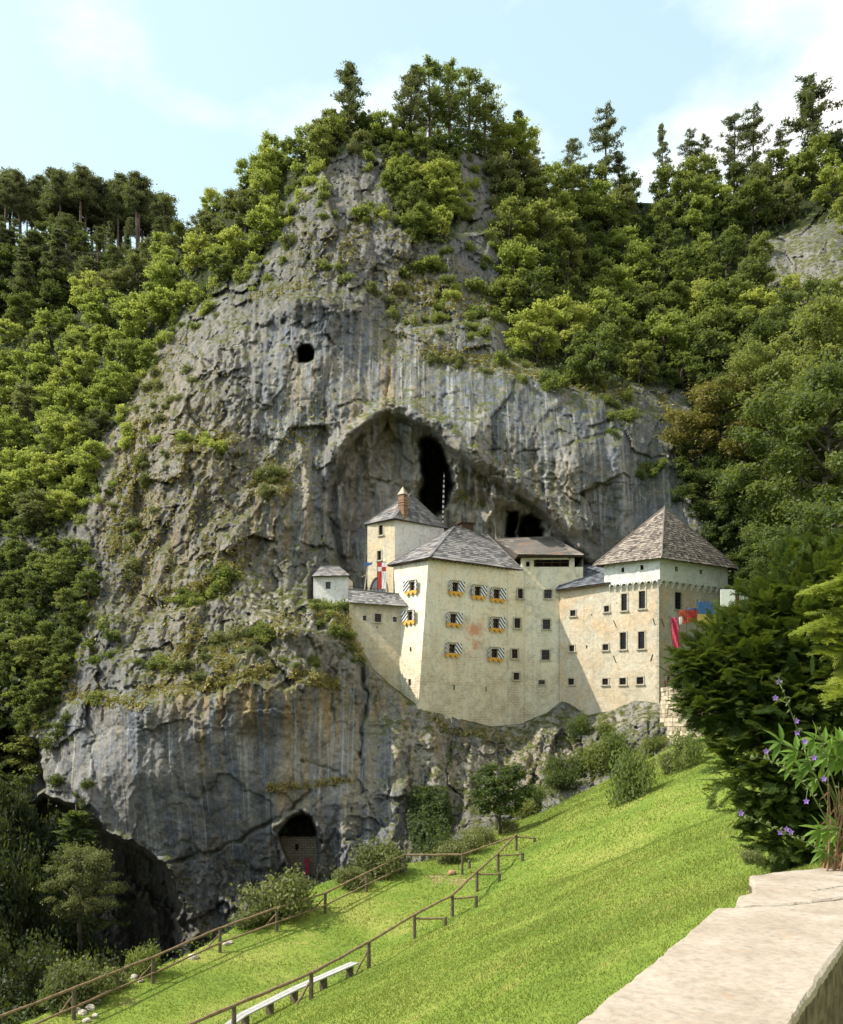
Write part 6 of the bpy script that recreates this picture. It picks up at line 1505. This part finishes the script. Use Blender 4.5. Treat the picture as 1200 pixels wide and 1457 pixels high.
NEARB = [(400, 1316, 50, 92, 0, LF_OLIVE, 'pale shrub with upright shoots behind the log fence below the cave wall'),
 (370, 1322, 30, 42, 1, LF_OLIVE, 'low pale shrub left of the upright one behind the fence'),
 (545, 1240, 38, 52, 0, LF_OLIVE, 'pale leafy shrub behind the fence corner'),
 (505, 1262, 26, 38, 1, LF_OLIVE, 'smaller pale shrub beside the one at the fence corner'),
 (562, 1225, 26, 38, 1, LF_OLIVE, 'pale shrub next to the dark ivy'),
 (125, 1412, 46, 62, 0, LF_OLIVE, 'grey-green shrub behind the lower end of the fence'),
 (90, 1425, 24, 34, 1, LF_MID, 'small green shrub left of the grey-green one'),
 (212, 1368, 24, 36, 0, LF_MID, 'bright little shrub standing before the black cave'),
 (165, 1398, 26, 30, 1, LF_OLIVE, 'low twiggy shrub between the two bushes at the cave')]
for u, v, w, h, k, mt, lb in NEARB:      # rooted on the bank right behind the log fence
    vf = float(np.interp(u, [105, 218, 313, 394, 463, 522, 576, 620], [1452, 1400, 1356, 1326, 1300, 1270, 1245, 1245])); q = onground(u, vf)
    sc_ = 1.035; p = Vector((q.x * sc_, q.y * sc_, 0)); p.x -= .25; p.z = float(gz(p.x, p.y)); zt_ = (HV - (v - h)) * p.y / F; hh = max(.5, zt_ - p.z); r = w * p.y / F
    put_shrub(SHF[k], mt, p - Vector((0, 0, .1 * hh)), r / .85, rnd.uniform(0, 6.28), hh / r * .74, 'shrub', lb)
for u, v, w, h, k, mt, lb in GS:
    D = ground_hit(u, v, 3, 100)[0]; Dc = float(depth_at(u, v)); D = min(D if np.isfinite(D) else 999, Dc) 
    p = P(u, v, float(D)); r = w * D / F; hh = h * D / F
    put_shrub(SHF[k], mt, p - Vector((0, 0, .12 * hh)), r / .85, rnd.uniform(0, 6.28), hh / r * .78, 'shrub', lb)
# upright shoots on the pale shrubs: each one carries small leaves
D = ground_hit(715, 1188)[0]; put_tree(BL[0], LF_DARK, M_BARK, P(712, 1185, float(min(D, 75))), pxh(80, 70), 8, 1, 1.3, 'leafy_tree', 'dark spreading tree at the top end of the fence under the rock', 'tree')
# ivy on the rock
def ivy():
    n = 9000; u = RNG.normal(612, 17, n); v = RNG.normal(1165, 26, n); k = (np.abs(u - 612) < 34 - .2 * np.abs(v - 1165)) & (v < 1215) & (v > 1118); u, v = u[k], v[k]
    D = depth_at(u, v) - .15 - RNG.random(len(u)) * 1.6; c = np.stack([(u - HU) * D / F, D, (HV - v) * D / F], 1)
    me = leaf_mesh('ivy', c, unit(RNG.normal(size=(len(c), 3)) * .7 + [0, -1, .5]), RNG.uniform(.10, .22, len(c)), RNG.random(len(c)), .8, LF_DARK)
    o = bpy.data.objects.new('ivy', me); COL.objects.link(o); tag(o, 'dark green ivy curtain climbing the rock behind the fence corner', 'ivy')
ivy()

# meadow grass
def meadow():
    n = 520000; rg = RNG
    D = 5 + (75 - 5) * rg.random(n) ** 1.9; ang = rg.uniform(-.52, .56, n); x = ang * D; l = side(x, D, LFL); z = gz(x, D)
    keep = (l > -.5 - rg.random(n) * 1.2) & (noise2(x * 1.1, D * 1.1, 4) > -.95 + .1 * rg.random(n)); x, D, z = x[keep], D[keep], z[keep]; n = len(x)
    h = (.022 + .0011 * D) * rg.uniform(.5, 1.5, n) * (1 + .5 * noise2(x * .5, D * .5, 8)); w = (.0045 + .00045 * D) * rg.uniform(.7, 1.4, n)
    a = rg.uniform(0, 6.28, n); dx, dy = np.cos(a), np.sin(a); lx, ly = rg.normal(size=n) * .5 * h, rg.normal(size=n) * .5 * h
    b = np.stack([x, D, z - .01], 1); s = np.stack([dx * w, dy * w, 0 * w], 1); t = np.stack([x + lx, D + ly, z + h], 1)
    V = np.stack([b - s, b + s, t], 1).reshape(-1, 3); me = np_mesh('grass', V, np.arange(3 * n).reshape(-1, 3))
    at = me.attributes.new('tint', 'FLOAT', 'FACE'); at.data.foreach_set('value', rg.random(n).astype(np.float32)); me.materials.append(M_BLADE)
    o = bpy.data.objects.new('grass', me); COL.objects.link(o); tag(o, 'short green grass covering the slope', 'grass', kind='stuff')
M_BLADE = leaf_mat('grass_blade', (0.085, 0.145, 0.02), (0.155, 0.215, 0.035), (0.27, 0.29, 0.075), .35, .35)
meadow()

for k, (u, v, D, hp) in enumerate(((-20, 1440, 52, 130), (20, 1425, 58, 110), (60, 1410, 64, 90), (-30, 1380, 75, 200), (20, 1360, 80, 190), (62, 1370, 84, 130), (5, 1480, 40, 60), (150, 1400, 74, 40), (185, 1390, 84, 30), (-20, 1250, 95, 170), (35, 1240, 98, 130), (100, 1440, 60, 50))):
    p = P(u, v, D); zt_ = (HV - (v - hp * .75)) * D / F; zg = float(gz(p.x, p.y)); p.z = zg - .3
    if zt_ - zg > 2: put_tree(BLF[k % 2], LF_SHADE, M_PBARK, p, float(zt_ - zg), 8, k * 1.3, min(1.1, 9.0 / max(4, zt_ - zg)) + .15, 'gully_tree', 'dark tree in the shaded gully below the log fence', 'tree', 'dark trees in the shaded gully')
def bank():
    n = 90000; x = RNG.uniform(-34, 14, n); y = RNG.uniform(14, 88, n); l = side(x, y, LFL); k = (l < -.7) & (l > -1.5 - np.abs(RNG.normal(size=n)) * 4) & (noise2(x * .6, y * .6, 12) > -.45); x, y = x[k], y[k]
    c = np.stack([x, y, gz(x, y) + RNG.random(len(x)) * .45], 1)
    me = leaf_mesh('bank_undergrowth', c, unit(RNG.normal(size=(len(c), 3)) + [0, -.3, .5]), RNG.uniform(.05, .13, len(c)), RNG.random(len(c)), .5, LF_DARK)
    o = bpy.data.objects.new('bank_undergrowth', me); COL.objects.link(o); tag(o, 'low weeds and brambles on the steep bank behind the log fence', 'weeds', kind='stuff')
bank()
# ---------- the yew
def frond(rg, L_=.55, nb=9):
    """flat spray: spine, side twigs, needles in two ranks; returns (verts, quads) in a local frame (x along, z up)"""
    V, Fq = [], []
    def needle(p, d, l, w):
        d = d / np.linalg.norm(d); s = np.cross(d, [0, 0, 1.]); s /= np.linalg.norm(s) + 1e-9; n = len(V); t = rg.normal() * .25
        s = s * math.cos(t) + np.array([0, 0, 1.]) * math.sin(t)
        V.extend([p - s * w * .5, p + s * w * .5, p + d * l * .7 + s * w * .45, p + d * l]); Fq.append((n, n + 1, n + 2, n + 3))
    def twig(p0, d, l):
        m_ = max(2, int(l / .036)); d = np.array(d) / np.linalg.norm(d)
        for i in range(m_):
            t = i / m_; p = p0 + d * l * t + np.array([0, 0, -.12 * l * t * t]); sd_ = np.cross(d, [0, 0, 1.])
            for s in (-1, 1): needle(p, d * .55 + sd_ * s + np.array([0, 0, rg.normal() * .25]), .062 * rg.uniform(.7, 1.2), .021)
        n = len(V); q = np.cross(d, [0, 0, 1.]) * .004; V.extend([p0 - q, p0 + q, p0 + d * l + q * .3 - [0, 0, .12 * l], p0 + d * l - q * .3 - [0, 0, .12 * l]]); Fq.append((n, n + 1, n + 2, n + 3))
    for i in range(nb):
        t = (i + .5) / nb; p = np.array([L_ * t, 0, -.10 * L_ * t * t]); l = L_ * .42 * (1 - .75 * t) + .06
        for s in (-1, 1): twig(p, (1, s * .85, rg.normal() * .12), l * rg.uniform(.75, 1.15))
    twig(np.array([L_ * .1, 0, 0]), (1, 0, 0), L_ * .95)
    return np.array(V), np.array(Fq)
def scatter_fronds(protos, P0, Dr, Up, S, name, mat):
    Vs, Fs, Ts, off = [], [], [], 0
    for i in range(len(P0)):
        V, Fq = protos[i % len(protos)]; x = Dr[i] / np.linalg.norm(Dr[i]); y = np.cross(Up[i], x); y /= np.linalg.norm(y) + 1e-9; z = np.cross(x, y)
        Vs.append(P0[i] + S[i] * (V[:, :1] * x + V[:, 1:2] * y + V[:, 2:3] * z)); Fs.append(Fq + off); off += len(V); Ts.append(np.full(len(Fq), RNG.random() * .6) + RNG.random(len(Fq)) * .3)
    me = np_mesh(name, np.concatenate(Vs), np.concatenate(Fs)); at = me.attributes.new('tint', 'FLOAT', 'FACE'); at.data.foreach_set('value', np.concatenate(Ts).astype(np.float32)); return me
fr_rg = np.random.default_rng(5); FRP = [frond(fr_rg) for _ in range(6)]
def yew():
    rg = np.random.default_rng(8); D0 = 15.5; e = empty('yew_tree', P(1130, 1240, D0)); tag(e, 'big dark yew with feathery drooping sprays filling the right side beside the parapet', 'yew')
    lobes = [((1118, 908), 100, 88, 1.5), ((1060, 960), 92, 110, 1.4), ((1150, 880), 110, 120, 1.7), ((1130, 1010), 130, 130, 1.8), ((1090, 1090), 95, 110, 1.3), ((1125, 1160), 82, 90, 1.1), ((1200, 1000), 120, 230, 2.0), ((1000, 945), 52, 42, .8), ((1000, 995), 42, 50, .8), ((1220, 850), 90, 100, 1.4)]
    P0, Dr, Up, S = [], [], [], []
    for (c, ru, rv, ry) in lobes:
        cc = np.array(P(c[0], c[1], D0)); R = np.array([ru, 0, rv]) * D0 / F; R[1] = ry
        n = int(400 * (R[0] * R[2]) ** .9 + 120)
        d = unit(rg.normal(size=(n, 3))); d[:, 1] = np.where(rg.random(n) < .75, -np.abs(d[:, 1]), d[:, 1]); rad = .45 + .55 * rg.random(n) ** .6; rad *= 1 + .12 * np.sin(d[:, 0] * 9) * np.cos(d[:, 2] * 8)
        p = cc + d * rad[:, None] * R * .92
        out = unit(d * [1, 1, .55] + rg.normal(size=(n, 3)) * .32 + [0, 0, .18]); P0.append(p - out * .14); Dr.append(out); Up.append(unit(rg.normal(size=(n, 3)) * .3 + [0, 0, 1.])); S.append(rg.uniform(.38, .72, n))
    # ragged shoots at the outline
    me = scatter_fronds(FRP, np.concatenate(P0), np.concatenate(Dr), np.concatenate(Up), np.concatenate(S), 'crown', LF_YEW); link('crown', me, LF_YEW, e)
    mb = MB(); b = P(1140, 1265, D0 + .3)
    for k in range(7):
        t = P(1060 + k * 28, 900 + 25 * ((k * 3) % 4), D0 + rg.uniform(-.3, .5)); m_ = b.lerp(t, .45) + Vector((rg.normal() * .15, 0, .1)); mb.tube([b - Vector((0, 0, .8)), b + Vector((rg.normal() * .1, 0, .3)), m_, t], [.13, .11, .06, .02], 7)
    for k in range(26):
        a = b.lerp(P(1050 + k * 7, 930 + 30 * (k % 5), D0), .3 + .5 * rg.random()); q = a + Vector((rg.normal() * .6, -rg.random() * .8, rg.normal() * .3)); mb.tube([a, a.lerp(q, .5) + Vector((0, 0, .08)), q], [.03, .02, .008], 5)
    mb.build('trunk', M_BARK, e)
yew()
def near_spruce():
    rg = np.random.default_rng(18); D0 = 9.0; e = empty('spruce_tree', P(1300, 1150, D0)); tag(e, 'bright yellow-green spruce boughs reaching in from the right edge above the yew', 'spruce')
    P0, Dr, S = [], [], []; mb = MB(); mb.tube([P(1300, 1500, D0), P(1300, 1100, D0), P(1295, 700, D0)], [.16, .13, .08], 8)
    for (u0, v0, u1, v1) in ((1290, 830, 1160, 838), (1290, 850, 1148, 893), (1290, 880, 1175, 905), (1295, 930, 1180, 925), (1295, 950, 1186, 985), (1290, 800, 1190, 835), (1300, 900, 1200, 960)):
        a, b = P(u0, v0, D0), P(u1, v1, D0 - .4); m_ = (a + b) / 2 + Vector((0, 0, .08)); pts = [a, m_, b]; mb.tube(pts, [.02, .012, .004], 5)
        for k in range(13):
            t = k / 13; q = a.lerp(b, t) + Vector((0, 0, .08 * math.sin(math.pi * t)))
            for s in (-1, 1): P0.append(np.array(q)); d = np.array((b - a).normalized()); Dr.append(unit(d + np.array([0, s * .8, rg.normal() * .35]) + np.array([0, 0, -.1]))); S.append(.42 + .35 * (1 - t))
        P0.append(np.array(a.lerp(b, .85))); Dr.append(np.array((b - a).normalized())); S.append(.55)
    n = len(P0); me = scatter_fronds(FRP, np.array(P0), np.array(Dr), np.tile([0, -.5, 1.], (n, 1)), np.array(S), 'crown', LF_SPR); link('crown', me, LF_SPR, e); mb.build('trunk', M_BARK, e)
near_spruce()

# ---------- plants right behind the parapet
def blade_leaf(mb, p, d, up, l, w, tint=.5, droop=.35):
    p, d, up = Vector(p), Vector(d).normalized(), Vector(up).normalized(); s = d.cross(up).normalized(); up = s.cross(d)
    prof = [(0, .06), (.18, .62), (.42, 1), (.7, .72), (1, .02)]; L_, M_, R_ = [], [], []
    for t, k in prof:
        c = p + d * l * t - up * droop * l * t * t; L_.append(c - s * w * k * .5 + up * w * .16 * k); M_.append(c); R_.append(c + s * w * k * .5 + up * w * .16 * k)
    for i in range(4): mb.poly([L_[i], M_[i], M_[i + 1], L_[i + 1]], tint); mb.poly([M_[i], R_[i], R_[i + 1], M_[i + 1]], tint)
M_STEM = plain('green_stem', (.12, .15, .05), .7, .3); M_DRYST = wood('dry_stem', (.12, .06, .03), (.32, .20, .11), 12); M_VIO = plain('violet_petal', (.36, .20, .62), .6, .15, 10)
def compound_plant():
    rg = random.Random(3); e = empty('leafy_plant', P(1185, 1235, 5.6)); tag(e, 'bright green plant with long compound leaves at the right edge behind the parapet', 'plant'); st, lv = MB(), MB()
    for (u0, v0, u1, v1) in ((1210, 1180, 1112, 1058), (1212, 1200, 1128, 1088), (1210, 1140, 1160, 1052), (1212, 1225, 1168, 1182), (1215, 1215, 1175, 1208), (1215, 1150, 1178, 1075), (1220, 1120, 1192, 1055)):
        a, b = P(u0, v0, 5.6), P(u1, v1, 5.3 + rg.uniform(-.15, .2)); m_ = a.lerp(b, .55) + Vector((.05, 0, .10)); pts = [a.lerp(m_, t / 4) if t < 4 else m_ for t in range(4)] + [m_.lerp(b, t / 3) + Vector((0, 0, .02 * math.sin(t))) for t in range(4)]
        st.tube(pts, [.008] * 3 + [.005] * 5, 5); ln = (b - a).length
        for t in (.62, .82, 1.0):
            q = (m_.lerp(b, (t - .5) * 2) if t > .5 else a.lerp(m_, t * 2)); nl = 5
            for k in range(nl):
                an = (k - (nl - 1) / 2) * .62; dd = (b - m_).normalized(); sx_ = Vector((math.cos(an) * dd.x - math.sin(an) * dd.z, rg.uniform(-.35, .15), math.sin(an) * dd.x + math.cos(an) * dd.z))
                blade_leaf(lv, q, sx_ + Vector((0, 0, -.15)), Vector((rg.uniform(-.3, .3), -.5, .8)), rg.uniform(.085, .14), rg.uniform(.028, .042), rg.random())
    lv.build('foliage', LF_FRONT, e); st.build('stems', M_STEM, e)
compound_plant()
def dry_stalks():
    rg = random.Random(6); e = empty('dry_stalks', P(1190, 1238, 5.5)); tag(e, 'bundle of reddish brown dry stalks with curled dead leaves at the right edge', 'dry plant'); mb = MB(); lf_ = MB()
    for k in range(26):
        a = P(1172 + rg.uniform(0, 40), 1240, 5.5 + rg.uniform(-.1, .2)); b = P(1176 + rg.uniform(0, 40), rg.uniform(1105, 1190), 5.45); m_ = a.lerp(b, .5) + Vector((rg.uniform(-.03, .03), 0, 0)); mb.tube([a, m_, b], [.006, .005, .002], 5)
        for j in range(5): q = a.lerp(b, rg.random()); blade_leaf(lf_, q, (rg.uniform(-1, 1), -.3, -1), (0, -1, .3), rg.uniform(.05, .10), .014, rg.random(), .8)
    mb.build('stems', M_DRYST, e); lf_.build('foliage', M_DRYST, e)
dry_stalks()
def bellflower(pts, fl, label, D0=5.0):
    rg = random.Random(int(pts[0][0])); e = empty('bellflower', P(pts[0][0], pts[0][1], D0)); tag(e, label, 'flower'); mb, bud, pet = MB(), MB(), MB()
    q = [P(u, v, D0 - .1 * i) for i, (u, v) in enumerate(pts)]; sm = []
    for i in range(len(q) - 1):
        for t in range(5): sm.append(q[i].lerp(q[i + 1], t / 5))
    sm.append(q[-1]); mb.tube(sm, [.004 - .0025 * i / len(sm) for i in range(len(sm))], 5)
    for i, p in enumerate(sm[3:]):
        for s in range(2):
            d = Vector((rg.uniform(-1, 1), rg.uniform(-1, 0), rg.uniform(-.6, 1))).normalized(); mb.tube([p, p + d * .012, p + d * .026], [.002, .006, .002], 5); 
            if i % 2: blade_leaf(mb, p, d, (0, -1, .4), .03, .009, rg.random())
    for (u, v) in fl:
        c = P(u, v, D0 - .15)
        pet = MB()
        for k in range(5):
            a = k * 1.2566 + .3; d = Vector((math.cos(a), -.45, math.sin(a))); blade_leaf(pet, c, d, (0, -1, 0), .021, .013, .5, .1)
        j = min(sm, key=lambda s_: (s_ - c).length); mb.tube([j, c], .002, 4); pet.build('bloom', M_VIO, e)
    mb.build('stem', M_STEM, e)
bellflower([(1195, 1225), (1150, 1200), (1110, 1182), (1060, 1160)], [(1125, 1184), (1119, 1180), (1110, 1184), (1054, 1157)], 'lowest bellflower spray leaning left just above the parapet')
bellflower([(1190, 1190), (1150, 1120), (1105, 1085), (1060, 1072)], [(1090, 1069), (1147, 1140)], 'bellflower spray reaching far left with one violet bloom')
bellflower([(1180, 1150), (1150, 1080), (1125, 1010), (1108, 965)], [(1108, 970), (1103, 993), (1134, 1042), (1145, 1055), (1133, 1026)], 'tall upright bellflower spike with violet blooms against the yew')
bellflower([(1200, 1160), (1180, 1090), (1165, 1040)], [(1172, 1108), (1158, 1078)], 'short bellflower spike beside the compound leaves')
p = G(1065, 1226); put_shrub(SHF[0], LF_OLIVE, P(1068, 1228, 9.0), .16, 1, .9, 'shrub', 'small pale weed at the far end of the parapet', None, 'weed')
